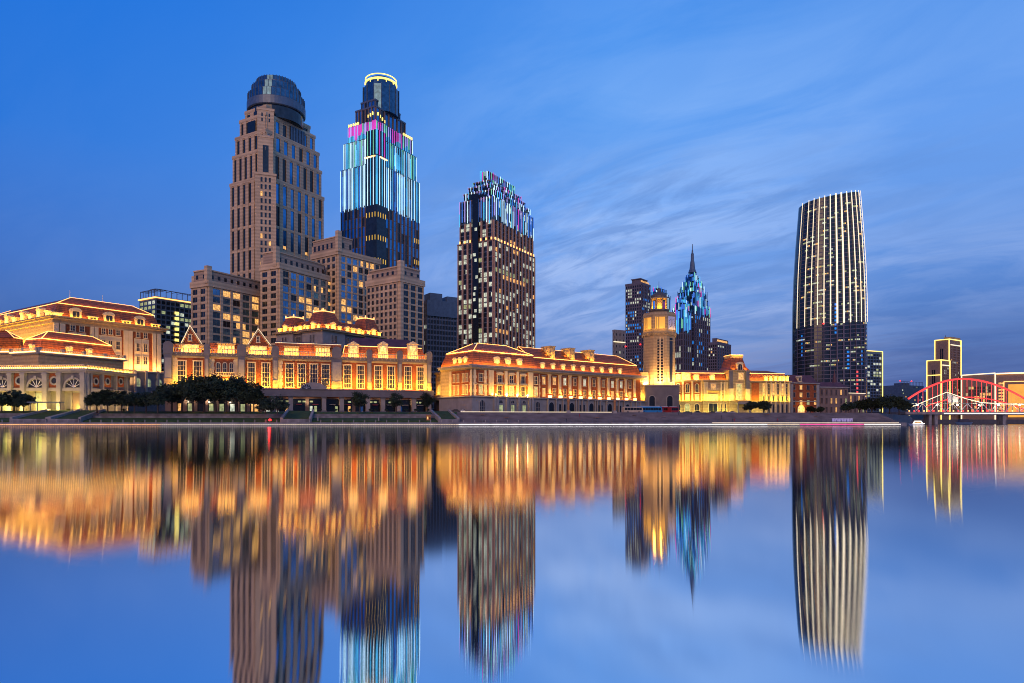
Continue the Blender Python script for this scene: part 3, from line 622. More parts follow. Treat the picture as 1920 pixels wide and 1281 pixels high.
for px in (901, 1004): s = fR.s(px); window(fR, rt, s-1.2, s+1.2, zb+6.3, zc-3.4, 2, 2, 'night_glass', 'trim_stone', 0.26, d=0.13); window(fR, rt, s-1.2, s+1.2, zb+0.8, zb+4.8, 2, 2, 'green_window', 'trim_stone', 0.26, d=0.13)
for px in (890, 910, 1014): quoins(rt, fR if px < 1010 else fm, fR.s(px), zb+0.1, zc-1.8, 1.3)
quoins(rt, fL, 1.0, zb+0.1, zc-1.8, 1.3); quoins(rt, fL, B.Ll-8, zb+0.1, zc-1.8, 1.3)
m = MB(); m.fbox(fR, fR.s(893), fR.s(908), 0, 0.12, zb+0.2, zc-1.9, 'brick'); m.build('brick_panel', rt); m = MB(); m.fbox(fm, fR.s(1016), B.Lr-0.8, 0, 0.1, zb+0.2, zc-1.9, 'brick'); m.build('brick_panel', rt); m = MB(); m.fbox(fL, 2, B.Ll-9, 0, 0.1, zb+0.2, zc-1.9, 'brick'); m.build('brick_panel', rt)
for s in (3.8, 6.5, 10.5, 13.5): window(fL, rt, s-0.8, s+0.8, zb+6.3, zc-3.4, 2, 2, 'night_glass', 'trim_stone', 0.3, d=0.1); window(fL, rt, s-0.8, s+0.8, zb+0.8, zb+4.8, 2, 2, 'night_glass', 'trim_stone', 0.3, d=0.1)
# bright flood lamps on the ledge
for px in (947.5, 967, 986.5, 920, 927):
    s = fR.s(px); m = MB(); m.lathe(*fR.p(s, 1.0), [(0.10, zb), (0.12, zb+0.5), (0.34, zb+0.6), (0.42, zb+0.9), (0.2, zb+1.2)], 'flood_lens' if px > 940 else 'led_hot', 10); m.build('flood_lamp', rt)
    point_light(fR.P(s, 2.0, zb+1.0), 420 if px > 940 else 200, GOLD, 0.35)
# base arches, columns, doors
for px in (1031.6, 1069.7, 1106.4, 1141, 1174.2):
    s = fR.s(px); window(fR.off(0.8), rt, s-2.0, s+2.0, GZ+0.1, zb-1.6, 1, 1, 'black_glass', 'pale_stone', 0.4, arch=True, name='arch')
for px in (1048, 1056.5, 1085, 1092.5, 1120.5, 1126, 1154, 1161):
    s = fR.s(px); q = MB(); q.fbox(fR.off(0.8), s-0.6, s+0.6, 0, 0.08, GZ+0.1, GZ+4.5, 'black_glass'); q.build('door', rt)
for px in (1024, 1039.5, 1052.5, 1062, 1077, 1082, 1089, 1099, 1113, 1117, 1123, 1134, 1148, 1151, 1157.5, 1167, 1181, 1190, 1198):
    s = fR.s(px); q = MB(); q.lathe(*fR.p(s, 1.3), [(0.5, GZ), (0.5, GZ+0.4), (0.38, GZ+0.6), (0.33, zb-1.2), (0.5, zb-0.8), (0.5, zb-0.5)], 'pale_stone', 8); q.build('column', rt)
for px in (936.9, 958.8, 980.2): s = fR.s(px); window(fR.off(0.8), rt, s-1.3, s+1.3, GZ+0.2, GZ+3.6, 2, 1, 'green_window', 'pale_stone', 0.3); window(fR.off(0.8), rt, s-1.3, s+1.3, GZ+4.4, zb-1.4, 2, 1, 'night_glass', 'pale_stone', 0.3, arch=True)
for px in (902, 1006): s = fR.s(px); window(fR.off(0.8), rt, s-1.6, s+1.6, GZ+0.2, zb-1.6, 3, 3, 'night_glass', 'pale_stone', 0.3, arch=True)
for px in (925, 930, 947.8, 969.5, 990, 995):
    s = fR.s(px); q = MB(); q.fbox(fR.off(0.8), s-0.6, s+0.6, 0, 0.8, GZ, zb-0.5, 'pale_stone'); q.build('column', rt)
area_light(fR, 1, sp-1, 2.6, zb+0.3, 1, 0.42, 650, GOLD); area_light(fR, sp+1, B.Lr-0.5, 0.9, zb+0.3, 1, 0.55, 480, WARM); area_light(fL, 1, B.Ll-1, 2.6, zb+0.3, 1, 0.42, 700, GOLD)
area_light(fR, 0.5, sp, 0.9, zc+0.6, 1, 0.7, 560, WARM); area_light(fR, sp+0.5, B.Lr, -0.6, zc+0.6, 1, 0.8, 500, WARM); area_light(fL, 0.5, B.Ll, 0.9, zc+0.6, 1, 0.7, 360, WARM)
area_light(fR, 3, sp-3, -1.2, zk+0.6, 0.35, 1, 500, WARM); area_light(fR, sp+1, B.Lr-4, -2.4, zk2+0.6, 0.4, 1, 260, WARM); area_light(fL, 3, B.Ll-3, -1.2, zk+0.6, 0.35, 1, 300, WARM)
# lower wing on the left
w_ = line_face(818, 325, 868, 307); w_ = line_face(817, 326, 868, 306); rt = thing('arched_wing', 'low golden wing with three arched windows left of the arcaded hall', 'building', (*w_.p(0, 0), GZ), math.atan2(w_.u[1], w_.u[0]))
z1 = w_.z(701, 825); z0 = w_.z(741, 825); m = MB(); m.fbox(w_, 0, w_.L, -8, 0, z0, z1, 'cream_stone'); m.fbox(w_, -0.5, w_.L, -8, 0.8, z1, z1+0.7, 'cream_stone'); m.fbox(w_, -0.5, w_.L, -8, 1.5, z0-2.5, z0, 'pale_stone'); m.build('wall', rt)
for k in range(4):
    m = MB(); s = w_.L*(k+0.04)/3.2; m.fbox(w_, s-0.7, s+0.7, -6, 0.6, GZ, z0-2.5, 'brown_stone'); m.build('column', rt)
for k in range(3): s = w_.L*(k+0.5)/3.2; window(w_, rt, s-2.0, s+2.0, z0+0.6, z0+5.2, 3, 3, 'warm_window', 'trim_stone', 0.4, arch=True); window(w_, rt, s-1.3, s+1.3, z0+6.4, z1-0.8, 2, 2, 'night_glass', 'trim_stone', 0.3)
area_light(w_, 0, w_.L, 1.5, z0+0.3, 1, 0.6, 420, GOLD)

# ---- hotel block at the left edge (upper mass)
B = Blk(100, 305, 34, -40, 303); fR, fL = B.FR, B.FL
rt = B.root('hotel_building', 'tall cream and brick hotel with red mansard and arched windows, at the left edge')
zc = fR.z(592, 100); m = MB(); m.prism(B.rect(), GZ, zc-1.5, 'cream_stone'); m.build('wall', rt)
m = MB(); m.prism(B.rect(-0.6, -0.6, -0.6, 0), zc-3.2, zc-1.5, 'cream_stone'); m.prism(B.rect(-1.6, -1.6, -1.6, 0), zc-1.5, zc-0.6, 'cream_stone'); m.prism(B.rect(-2.4, -2.4, -2.4, 0), zc-0.6, zc, 'cream_stone'); m.build('cornice', rt)
zk = fR.z(568, 115); zp = fR.z(561, 152)+1.5
o = hip(rt, B.rect(0.5, 0.5, 0.5, 0.5), B.rect(2.6, 2.6, 2.6, 2.6), B.rect(11, 10, 9, 9), zc, zk, zp, 0.14)
for px in (150, 212):
    s = fR.s(px); m = MB(); c = fR.p(s, -10); m.lathe(c[0], c[1], [(0.5, zp-0.3), (0.3, zp+0.6), (0.14, zp+1), (0.1, zp+3.6)], 'white_metal', 8); m.build('finial', rt)
z_ = lambda py, px: fR.z(py, px)
for (a, c) in ((121, 168), (183, 231), (247, 285)):
    m = MB(); m.fbox(fR, fR.s(a), fR.s(c), 0, 0.15, GZ+13, zc-3.3, 'brick'); m.build('brick_panel', rt)
for a, c in ((100, 109), (111, 121), (168, 175), (176, 183), (231, 238), (239, 247), (285, 291), (293, 300)):
    m = MB(); m.fbox(fR, fR.s(a), fR.s(c), 0, 0.9, GZ+11, zc-3.2, 'trim_stone'); m.build('pilaster', rt)
zA = z_(621, 150)
for ps in ((130, 141), (148, 158), (189, 198), (202, 211), (216, 225), (254, 262), (268, 276)):
    a, c = fR.s(ps[0]), fR.s(ps[1])
    m = MB(); m.fbox(fR, a-0.7, c+0.7, 0.15, 0.32, GZ+15.5, zc-6.5, 'trim_stone'); m.build('stone_surround', rt)
    window(fR, rt, a, c, zA-0.2, zA+4.6, 2, 3, 'night_glass', 'trim_stone', 0.3, d=0.32, arch=True)
    window(fR, rt, a, c, zA-7.0, zA-3.2, 2, 2, 'night_glass', 'trim_stone', 0.3, d=0.32); window(fR, rt, a, c, zA-13.3, zA-9.6, 2, 2, 'night_glass', 'trim_stone', 0.3, d=0.32)
for px, w2 in ((143, 4.6), (205.5, 4.6), (263.5, 4.6)): dormer(fR, rt, fR.s(px), zc+0.2, w2, 3.0, 4, -0.2, 'arch', 'night_glass')
for px in (108, 175, 238, 292): dormer(fR, rt, fR.s(px), zc+0.2, 4.0, 1.2, 4, -0.3, 'flat', 'hot_window' if px == 108 else 'night_glass')
for k in range(9):
    s = 5+k*(B.Ll-10)/8.5; dormer(fL, rt, s, zc+0.2, 3.6, 3.4 if k % 2 else 2.0, 4, 0.6, 'flat' if k % 2 == 0 else 'arch', 'hot_window', lamp=130)
area_light(fR, 0, B.Lr, 0.5, zc+0.5, 1, 0.9, 500, WARM); area_light(fL, 0, B.Ll, 2.0, zc-14, 1, 0.5, 7500, GOLD); area_light(fL, 0, B.Ll, 2.6, zc+0.5, 1, 0.9, 1500, GOLD); area_light(fR, 1, fR.s(234), 4.5, GZ+14.5, 1, 0.4, 4300, (1, 0.52, 0.17)); area_light(fR, fR.s(238), B.Lr-1, 2.2, fR.z(696, 270)+0.4, 1, 0.4, 700, (1, 0.52, 0.17))
area_light(fR, 3, B.Lr-3, -1.6, zk+0.8, 0.5, 1, 300, WARM)
# base storey with lit arches
f2 = fR.off(3.0); sa, sb = fR.s(236), fR.s(310); zz = fR.z(696, 270); m = MB(); m.fbox(f2, sa, sb, -6, 0, GZ, zz-1, 'grey_stone'); m.fbox(f2, sa, sb, -6, 0.5, zz-1, zz-0.4, 'pale_stone')
for px in (247, 268, 290, 308): s = fR.s(px); m.fbox(f2, s-0.5, s+0.5, 0, 0.6, GZ+7, zz, 'pale_stone')
m.build('base_storey', rt)
for px in (258, 277.5, 298): s = f2.s(px); window(f2, rt, s-1.6, s+1.6, zz-7.9, zz-3.6, 3, 3, 'green_window', 'pale_stone', 0.35, arch=True)
strip(rt, [f2.P(sa, -0.4, zz), f2.P(sb, -0.4, zz)], 0.1)

# ---- two hip-roofed upper pavilions in front of it
def roof_pavilion(px, Y, th, pl, pr, py, label, dl, dr, ph, zf=None, pk=10, hh=7.2):
    B = Blk(px, Y, th, pl, pr); rt = B.root('hip_roofed_pavilion', label); zc = B.FR.z(py, px)
    m = MB(); m.prism(B.rect(), GZ, zc-1.9, 'cream_stone'); m.build('wall', rt)
    m = MB(); m.prism(B.rect(-0.7, -0.7, -0.7, 0), zc-2.4, zc-2.0, 'pale_stone'); m.prism(B.rect(-1.2, -1.2, -1.2, 0), zc-2.0, zc-1.6, 'pale_stone'); m.build('cornice', rt)
    zk = zc+4.4; ia, ib = min(pk, B.Lr/2-0.3), min(pk, B.Ll/2-0.2); hip(rt, B.rect(1.8, 1, 1.8, 1), B.rect(3.4, 3.4, 3.4, 3), B.rect(ia, ia, ib, ib), zc-1.6, zk, Z(ph, Y+12), 0.16)
    for fc, L_ in ((B.FR, B.Lr), (B.FL, B.Ll)):
        n = max(1, int(L_/8)); 
        for k in range(n): balustrade(fc, rt, L_*k/n+0.6, L_*(k+1)/n-0.6, zc-1.6, 1.6, 1.0)
        m = MB()
        for k in range(n+1): m.fbox(fc, L_*k/n-0.6, L_*k/n+0.6, 0.2, 1.2, zc-1.6, zc+0.4, 'pale_stone')
        m.build('pier', rt); strip(rt, [fc.P(0, 1.3, zc-1.35), fc.P(L_, 1.3, zc-1.35)], 0.22, 'led_hot')
        area_light(fc, 0.5, L_-0.5, -0.2, zc-1.2, 1, 0.9, 24*L_, WARM); area_light(fc, 2, L_-2, -2.6, zk+0.7, 0.4, 1, 10*L_, WARM)
    for p in dr: dormer(B.FR, rt, B.FR.s(p), zc-0.8, 2.4, 2.3, 4, -1.6, 'arch', 'hot_window', lamp=60)
    for p in dl: dormer(B.FL, rt, B.FL.s(p), zc-0.8, 2.2, 2.3, 4, -1.6, 'arch', 'hot_window', lamp=60)
    return B
roof_pavilion(72, 279, 24, 24, 231, 653, 'cream pavilion under an orange hip roof with two bright dormers, before the hotel', (50,), (135.5, 173), 622, pk=9)
roof_pavilion(46, 292, 3, -40, 52, 654, 'cream pavilion under an orange hip roof, cut by the left edge', (28, 4), (), 626, pk=9)

# ---- colonnaded base pavilion, bottom left
B = Blk(160, 264, 4, -60, 246); fR, fL = B.FR, B.FL
rt = B.root('colonnaded_pavilion', 'low grey pavilion with fan windows, round windows and a bright roof balustrade, bottom left')
zc = fR.z(691, 160); zm = fL.z(727, 120); m = MB(); m.prism(B.rect(0.6, 0, 0.6, 0), zm-0.5, zc-0.4, 'grey_stone'); m.prism(B.rect(3.4, 0, 3.4, 0), GZ, zm-0.5, 'pale_stone'); m.build('wall', rt)
m = MB(); m.prism(B.rect(-0.8, -0.8, -0.8, 0), zc-1.6, zc-0.9, 'pale_stone'); m.prism(B.rect(-1.6, -1.4, -1.6, 0), zc-0.9, zc-0.1, 'pale_stone'); m.prism(B.rect(0.0, 0, 0.0, 0), zm-1.3, zm, 'pale_stone'); m.build('cornice', rt)
for fc, L_ in ((fR, B.Lr), (fL, B.Ll)):
    balustrade(fc, rt, 0, L_, zc-0.1, 1.6, 0.9); strip(rt, [fc.P(0, -0.1, zc+0.4), fc.P(L_, -0.1, zc+0.4)], 0.26, 'led_hot'); area_light(fc, 0, L_, -0.3, zc+0.2, 1, 0.6, 18*L_, WARM)
for a, c in ((16, 24), (40, 48), (81, 90), (108, 116), (152, 160), (-25, -17)):
    s0, s1 = sorted((fL.s(a), fL.s(c))); m = MB(); m.fbox(fL, s0, s1, -1.5, 0.8, GZ, zc-1.6, 'pale_stone'); m.fbox(fL, s0-0.2, s1+0.2, -1.5, 1.0, zc-2.6, zc-1.9, 'pale_stone'); m.build('pilaster', rt)
for c in (3, 67, 137):
    s = fL.s(c); r = 3.3; m = MB(); o_ = arc(s, zm+0.1, r+0.7, r+0.7, 0, 180, 12); i_ = arc(s, zm+0.1, r, r, 0, 180, 12)
    for k in range(12): m.fpoly(fL, [o_[k], o_[k+1], i_[k+1], i_[k]], -0.6, 0.1, 'pale_stone')
    m.fbox(fL, s-0.5, s+0.5, -0.6, 0.5, zm+r-0.1, zm+r+1.3, 'pale_stone')
    for k in range(1, 6): a = R(30*k); m.bar(fL.P(s, -0.4, zm+0.1), fL.P(s+r*math.cos(a), -0.4, zm+0.1+r*math.sin(a)), 0.09, 'white_metal')
    o2 = m.build('fan_window', rt); q = MB(); q.fpoly(fL, [(s-r, zm+0.1), (s+r, zm+0.1)]+i_[1:-1], -0.6, -0.5, 'night_glass'); q.fbox(fL, s-0.8, s+0.6, -0.5, -0.45, zm+0.3, zm+0.8, 'warm_window'); q.build('pane', o2)
    m = MB(); m.fbox(fL, s-2.7, s+2.7, -3.4, -3.3, GZ, zm-2, 'green_window' if c < 100 else 'brown_stone'); m.fbox(fL, s-3.2, s-2.7, -3.4, -2.8, GZ, zm-1.5, 'pale_stone'); m.fbox(fL, s+2.7, s+3.2, -3.4, -2.8, GZ, zm-1.5, 'pale_stone'); m.build('doorway', rt)
    point_light(fL.P(s, -1.6, GZ+1.2), 300, (1, 0.72, 0.12), 0.3)
def round_window(fc, s, z, r, parent, d=-0.5):
    m = MB(); m.fbox(fc, s-r*1.6, s+r*1.6, d-0.2, d, z-r*1.8, z+r*1.8, 'brick'); o = arc(s, z, r*1.1, r*1.1, 0, 360, 16); i = arc(s, z, r*0.72, r*0.72, 0, 360, 16)
    for k in range(16): m.fpoly(fc, [o[k], o[k+1], i[k+1], i[k]], d, d+0.3, 'pale_stone')
    o_ = m.build('round_window', parent); q = MB(); q.fpoly(fc, i[:-1], d, d+0.05, 'night_glass'); q.build('pane', o_)
for c in (35, 100): round_window(fL, fL.s(c), fL.z(714, c), 1.6, rt)
for c in (181.5, 203.5, 228): round_window(fR, fR.s(c), fR.z(716, c)+0.2, 1.35, rt)
for c in (164, 170, 192, 217, 237): m = MB(); s = fR.s(c); m.fbox(fR, s-0.45, s+0.45, -0.6, 0.5, GZ, zc-1.6, 'pale_stone'); m.build('pilaster', rt)
for a in (20, 44, 85.5, 112, 60): point_light(fL.P(fL.s(a), 2.6, GZ+0.8), 260, (1, 0.74, 0.14), 0.3)
area_light(fL, 0, B.Ll, 5.0, GZ+0.5, 1, 0.69, 1300, (1, 0.66, 0.18)); area_light(fR, 0, B.Lr, 5.0, GZ+0.5, 1, 0.69, 700, (1, 0.62, 0.2))

# ---- clock tower
rt = thing('clock_tower', 'octagonal stone clock tower with a glowing belfry and a domed lantern', 'clock tower', (X(1235.5, 378), 378, GZ), 0)
cx, cy = rt.location.x, rt.location.y; W_ = 61/F*370/2; rc = W_/math.cos(R(22.5)); ph = R(22.5-90-8)
def octf(i, r):   # face i; 0 faces the river
    a = R(-90-8+45*i); n = (math.cos(a), math.sin(a)); u = (-n[1], n[0]); h = r*math.tan(R(22.5)); fc = Face((cx+n[0]*r-u[0]*h, cy+n[1]*r-u[1]*h), u, n); fc.L = 2*h; return fc
zT = Z(589, 370); zB = Z(627, 370); zbase = Z(722, 370)
m = MB(); m.lathe(cx, cy, [(rc*0.96, zbase), (rc*0.96, zB)], 'cream_stone', 8, ph); m.build('shaft', rt)
m = MB(); m.lathe(cx, cy, [(rc*0.96, zB), (rc*1.04, zB+0.8), (rc*1.04, zB+1.6), (rc, zB+1.7)], 'cream_stone', 8, ph); m.build('cornice', rt)
m = MB(); m.lathe(cx, cy, [(rc, zB+1.7), (rc, zT), (rc*0.95, zT+1.3), (rc*0.6, zT+1.6)], 'cream_stone', 8, ph); m.build('clock_stage', rt)
m = MB(); m.lathe(cx, cy, [(rc*0.55, zT+1.2), (rc*0.62, zT+2.6), (rc*0.62, zT+3.4), (rc*0.5, zT+3.5)], 'bronze', 8, ph); m.build('lantern_base', rt)
zl0 = zT+3.5; zl1 = Z(557, 370); m = MB()
for i in range(8): a = ph+i*math.pi/4; m.bar((cx+rc*0.44*math.cos(a), cy+rc*0.44*math.sin(a), zl0), (cx+rc*0.44*math.cos(a), cy+rc*0.44*math.sin(a), zl1), 0.36, 'cream_stone', 6)
m.lathe(cx, cy, [(rc*0.2, zl0), (rc*0.2, zl1)], 'cream_stone', 8, ph); m.lathe(cx, cy, [(rc*0.5, zl1), (rc*0.52, zl1+0.7), (rc*0.46, zl1+0.8)], 'cream_stone', 8, ph); m.build('lantern', rt)
zd = Z(546, 370); m = MB(); m.lathe(cx, cy, [(rc*0.46, zl1+0.8), (rc*0.45, zl1+1.8), (rc*0.38, zl1+2.8), (rc*0.22, zd+0.6), (rc*0.10, zd+1.2), (rc*0.10, zd+2.6), (0.5, zd+3.0), (0.12, zd+3.6), (0.08, Z(522, 370))], 'bronze', 16); m.build('dome', rt)
for i, o_ in ((0, 'led'), (-1, 'led'), (1, 'clock'), (2, 'n'), (-2, 'n')):
    fc = octf(i, W_*1.0); c_ = fc.L/2; zz0, zz1 = zB+3.0, zT-1.6
    if i in (0, -1):
        m = MB(); m.fbox(fc, c_-2.7, c_+2.7, 0, 0.4, zz0-0.3, zz0, 'cream_stone'); m.fbox(fc, c_-2.7, c_+2.7, 0, 0.4, zz1, zz1+0.3, 'cream_stone'); m.fbox(fc, c_-2.9, c_-2.6, 0, 0.4, zz0, zz1, 'cream_stone'); m.fbox(fc, c_+2.6, c_+2.9, 0, 0.4, zz0, zz1, 'cream_stone')
        m.fbox(fc, c_-0.9, c_-0.5, 0, 0.25, zz0, zz1, 'bronze'); m.fbox(fc, c_-2.0, c_-1.8, 0, 0.25, zz0, zz1, 'bronze'); o = m.build('belfry_opening', rt); q = MB(); q.fbox(fc, c_-2.6, c_+2.6, 0, 0.08, zz0, zz1, 'gold_panel'); q.build('lit_interior', o)
    if i in (1,):
        m = MB(); m.fbox(fc, c_-2.7, c_+2.7, 0, 0.25, zz0-0.4, zz1+0.4, 'clock_face'); o = m.build('clock', rt); q = MB(); zc_ = (zz0+zz1)/2
        for k in range(12): a = R(30*k); q.bar(fc.P(c_+2.0*math.sin(a), 0.3, zc_+2.0*math.cos(a)), fc.P(c_+2.4*math.sin(a), 0.3, zc_+2.4*math.cos(a)), 0.10, 'bronze')
        q.build('numerals', o); q = MB(); q.bar(fc.P(c_, 0.36, zc_-0.3), fc.P(c_+0.05, 0.36, zc_+2.1), 0.12, 'bronze'); q.bar(fc.P(c_, 0.36, zc_+0.3), fc.P(c_-0.1, 0.36, zc_-1.6), 0.14, 'bronze'); q.build('hands', o)
    fs = octf(i, W_*0.96); c_ = fs.L/2
    m = MB(); k_ = 0
    while k_*0.9 < fs.L-0.6: m.fbox(fc, 0.3+k_*0.9, 0.7+k_*0.9, -0.3, 0.35, zB-0.5, zB+1.0, 'cream_stone'); k_ += 1
    m.build('dentils', rt)
    if i == 0:
        m = MB(); 
        for sx in (-1.5, 0.35):
            z = zbase+2
            while z < zB-2.4: m.fbox(fs, c_+sx, c_+sx+1.15, 0, 0.1, z, z+0.95, 'black_glass'); z += 1.55
        m.build('louvres', rt)
        m = MB(); m.fbox(fs, c_-1.75, c_-1.55, 0, 0.3, zbase+1, zB-1.5, 'trim_stone'); m.fbox(fs, c_+1.6, c_+1.8, 0, 0.3, zbase+1, zB-1.5, 'trim_stone'); m.fbox(fs, c_-0.3, c_+0.3, 0, 0.3, zbase+1, zB-1.5, 'trim_stone'); m.build('pilaster', rt)
    if i == 1:
        m = MB(); m.fbox(fs, c_-1.2, c_+1.2, 0, 0.12, zbase+1.5, zB-3.5, 'night_glass'); m.fbox(fs, c_-1.2, c_+1.2, 0, 0.12, zB-3, zB-1.8, 'black_glass'); m.build('stair_window', rt)
for i in range(-2, 3): fs = octf(i, W_*0.96); area_light(fs, 0.5, fs.L-0.5, 2.4, zbase+0.4, 1, 0.22, 1500, (1, 0.55, 0.16)); point_light(fs.P(fs.L/2, 1.0, zbase+0.5), 120, GOLD)
point_light((cx+rc*0.3*math.sin(0.3), cy-rc*0.33, zl0+1), 700, (1, 0.5, 0.05), 0.9, True); point_light((cx-rc*0.3, cy-rc*0.2, zl0+1), 400, (1, 0.5, 0.05), 0.9, True); 
for i in (-1, 0, 1): fs = octf(i, W_); area_light(fs, 0.5, fs.L-0.5, 0.9, zB+1.9, 1, 0.3, 45, WARM)
m = MB(); fb = Face((cx-9.4, cy-9.6), (1, 0), (0, -1)); m.fbox(fb, 0, 18.2, -16, 0, GZ, zbase, 'grey_stone'); m.fbox(fb, -0.3, 18.5, -16, 0.4, zbase-0.7, zbase-0.1, 'pale_stone'); m.build('base', rt)
for s in (3.6, 13.2): window(fb, rt, s-1.9, s+1.9, GZ+0.1, zbase-5.5, 1, 1, 'black_glass', 'pale_stone', 0.4, arch=True, name='arch')
# bright link between arcade and tower
lk = line_face(1196, 372, 1216, 371); rt = thing('link_building', 'small golden link building squeezed between the arcaded hall and the clock tower', 'building', (*lk.p(0, 0), GZ)); m = MB(); z1 = lk.z(700, 1200); m.fbox(lk, 0, lk.L, -8, 0, GZ, z1, 'cream_stone'); m.fbox(lk, -0.2, lk.L, -8, 0.5, z1, z1+0.6, 'cream_stone'); m.build('wall', rt)
for k in range(2): window(lk, rt, lk.L*(0.15+0.45*k), lk.L*(0.15+0.45*k)+1.4, GZ+9.5, GZ+13.5, 2, 2, 'warm_window', 'trim_stone', 0.25, arch=True)
point_light(lk.P(3, 2.2, GZ+9), 400, GOLD)

# ---- yellow building right of the clock tower
f = line_face(1264, 382, 1482, 394); LM = f.L
rt = thing('golden_building', 'brightly lit yellow stone building with a central mansard tower, right of the clock tower', 'building', (*f.p(0, 0), GZ), math.atan2(f.u[1], f.u[0]))
zc = f.z(715, 1300); zb = f.z(752, 1300); m = MB(); m.fbox(f, 0, LM, -15, 0, GZ, zc, 'cream_stone'); a, c = f.s(1316), f.s(1402); m.fbox(f, a, c, -15, 1.2, GZ, zc, 'cream_stone'); m.build('wall', rt)
m = MB(); m.fbox(f, -0.2, LM+0.4, -15, 1.0, zc, zc+0.7, 'cream_stone'); m.fbox(f, a-0.5, c+0.5, -15, 2.1, zc+0.05, zc+0.9, 'cream_stone'); m.fbox(f, -0.2, LM+0.2, -2, 0.5, zb-0.5, zb, 'cream_stone'); m.fbox(f, a, c, -2, 1.6, zb-0.45, zb+0.1, 'cream_stone'); m.build('cornice', rt)
rf = mans(rt, f, 0.3, f.s(1362), 0.6, zc+0.7, 2.4, f.z(699, 1300), 14, f.z(692, 1300), dark='roof_tile', led='led_warm', ledr=0.2, h0=2); mans(rt, f, f.s(1400), LM-0.3, 0.6, zc+0.7, 2.4, f.z(700, 1420), 14, f.z(693, 1420), e1=2, dark='roof_tile', led='led_warm', ledr=0.2, h1=8)
sa, sb = f.s(1364), f.s(1401); zz = f.z(697, 1384); m = MB(); m.fbox(f, sa, sb, -13, 2.2, GZ, zz, 'cream_stone'); m.fbox(f, sa-0.5, sb+0.5, -13, 2.8, zz, zz+0.7, 'cream_stone'); m.build('tower_wall', rt)
m = MB(); zt = f.z(671, 1384); q = lambda e, d0, d1: [f.p(sa+e, d0), f.p(sb-e, d0), f.p(sb-e, d1), f.p(sa+e, d1)]
m.loft(q(-0.2, 2.4, -12), zz+0.7, q(1.4, 0.9, -10.6), zz+2.8, 'roof_tile', cap=False); m.loft(q(1.4, 0.9, -10.6), zz+2.8, q(2.6, -0.6, -9), zt, 'roof_tile', bottom=False); o = m.build('tower_roof', rt)
m = MB(); m.fbox(f, sa+2.4, sb-2.4, -9, -0.4, zt, zt+1.5, 'cream_stone'); m.fbox(f, sa+2.2, sb-2.2, -9, -0.2, zt+1.5, zt+1.75, 'led_warm'); m.build('roof_crest', o)
for px in (1364+7, 1394): point_light(f.P(f.s(px), 2.9, zz+1.4), 110, WARM)
area_light(f, sa+2.5, sb-2.5, 0.4, zt+0.2, 1, 0.5, 90, GOLD)
dormer(f, rt, f.s(1384), zz+0.6, 3.6, 3.4, 3, 2.3, 'arch', 'night_glass')
for px in (1272, 1287, 1306, 1336): dormer(f, rt, f.s(px), zc+0.7, 2.8 if px != 1287 else 5, 2.4 if px != 1287 else 3.8, 3, -0.3, 'flat' if px == 1287 else 'arch', 'hot_window', lamp=70)
for px in (1437, 1446, 1455, 1463, 1470, 1477): dormer(f, rt, f.s(px), zc+0.7, 1.7, 2.6, 3, -0.2, 'flat', 'hot_window', lamp=45)
for px in (1271, 1288.5, 1306.5):
    s = f.s(px); m = MB(); m.fbox(f, s-2.2, s+2.2, 0, 0.12, zb+0.3, zc-0.6, 'brick'); m.build('brick_panel', rt); window(f, rt, s-1.3, s+1.3, zb+4.8, zc-1.2, 2, 2, 'night_glass', 'trim_stone', 0.35, d=0.12, arch=True); window(f, rt, s-1.3, s+1.3, zb+0.6, zb+3.6, 2, 2, 'green_window', 'trim_stone', 0.3, d=0.12); window(f, rt, s-1.8, s+1.8, GZ+0.2, zb-1.2, 2, 2, 'green_window' if px == 1288.5 else 'night_glass', 'trim_stone', 0.4, arch=True)
for px in (1279.5, 1297.5, 1315): m = MB(); s = f.s(px); m.fbox(f, s-0.5, s+0.5, 0, 0.6, zb, zc, 'trim_stone'); m.build('pilaster', rt)
ff = f.off(1.2)
window(ff, rt, f.s(1326), f.s(1344), zb+0.2, zb+3.4, 3, 1, 'green_window', 'trim_stone', 0.4); window(ff, rt, f.s(1326), f.s(1344), GZ+0.2, zb-1.4, 2, 1, 'night_glass', 'trim_stone', 0.4)
for px in (1319, 1323.5, 1350, 1356, 1361): m = MB(); s = f.s(px); m.fbox(ff, s-0.5, s+0.5, 0, 0.55, zb+0.2, zc-0.3, 'trim_stone'); m.build('pilaster', rt)
for px in (1353,): s = f.s(px); window(ff, rt, s-0.7, s+0.7, zb+1, zb+4, 1, 2, 'night_glass', 'trim_stone', 0.25); window(ff, rt, s-0.7, s+0.7, zb+6, zc-1.2, 1, 2, 'night_glass', 'trim_stone', 0.25)
for px in (1332, 1340): s = f.s(px); window(ff, rt, s+5.2, s+6.4, GZ+1, zb-1.6, 1, 2, 'night_glass', 'trim_stone', 0.25)
m = MB(); m.fbox(ff, f.s(1324), f.s(1347), 0, 1.4, zb+5.6, zb+6.2, 'cream_stone'); m.build('balcony', rt); balustrade(ff, rt, f.s(1324), f.s(1347), zb+6.2, 1.2, 1.3); window(ff, rt, f.s(1330), f.s(1341), zb+6.4, zc-1.4, 3, 2, 'warm_window', 'trim_stone', 0.3)
window(f.off(2.2), rt, f.s(1376), f.s(1388), zb+1, zc-1.4, 3, 4, 'green_window', 'trim_stone', 0.45); window(f.off(2.2), rt, f.s(1380), f.s(1391), zc+1.2, zz-1, 2, 1, 'warm_window', 'trim_stone', 0.35)
m = MB(); m.fbox(f, f.s(1374), f.s(1398), 0, 6, zb-1.8, zb-0.9, 'pale_stone'); m.fbox(f, f.s(1376), f.s(1396), 0, 5.4, zb-0.9, zb+0.2, 'cream_stone')
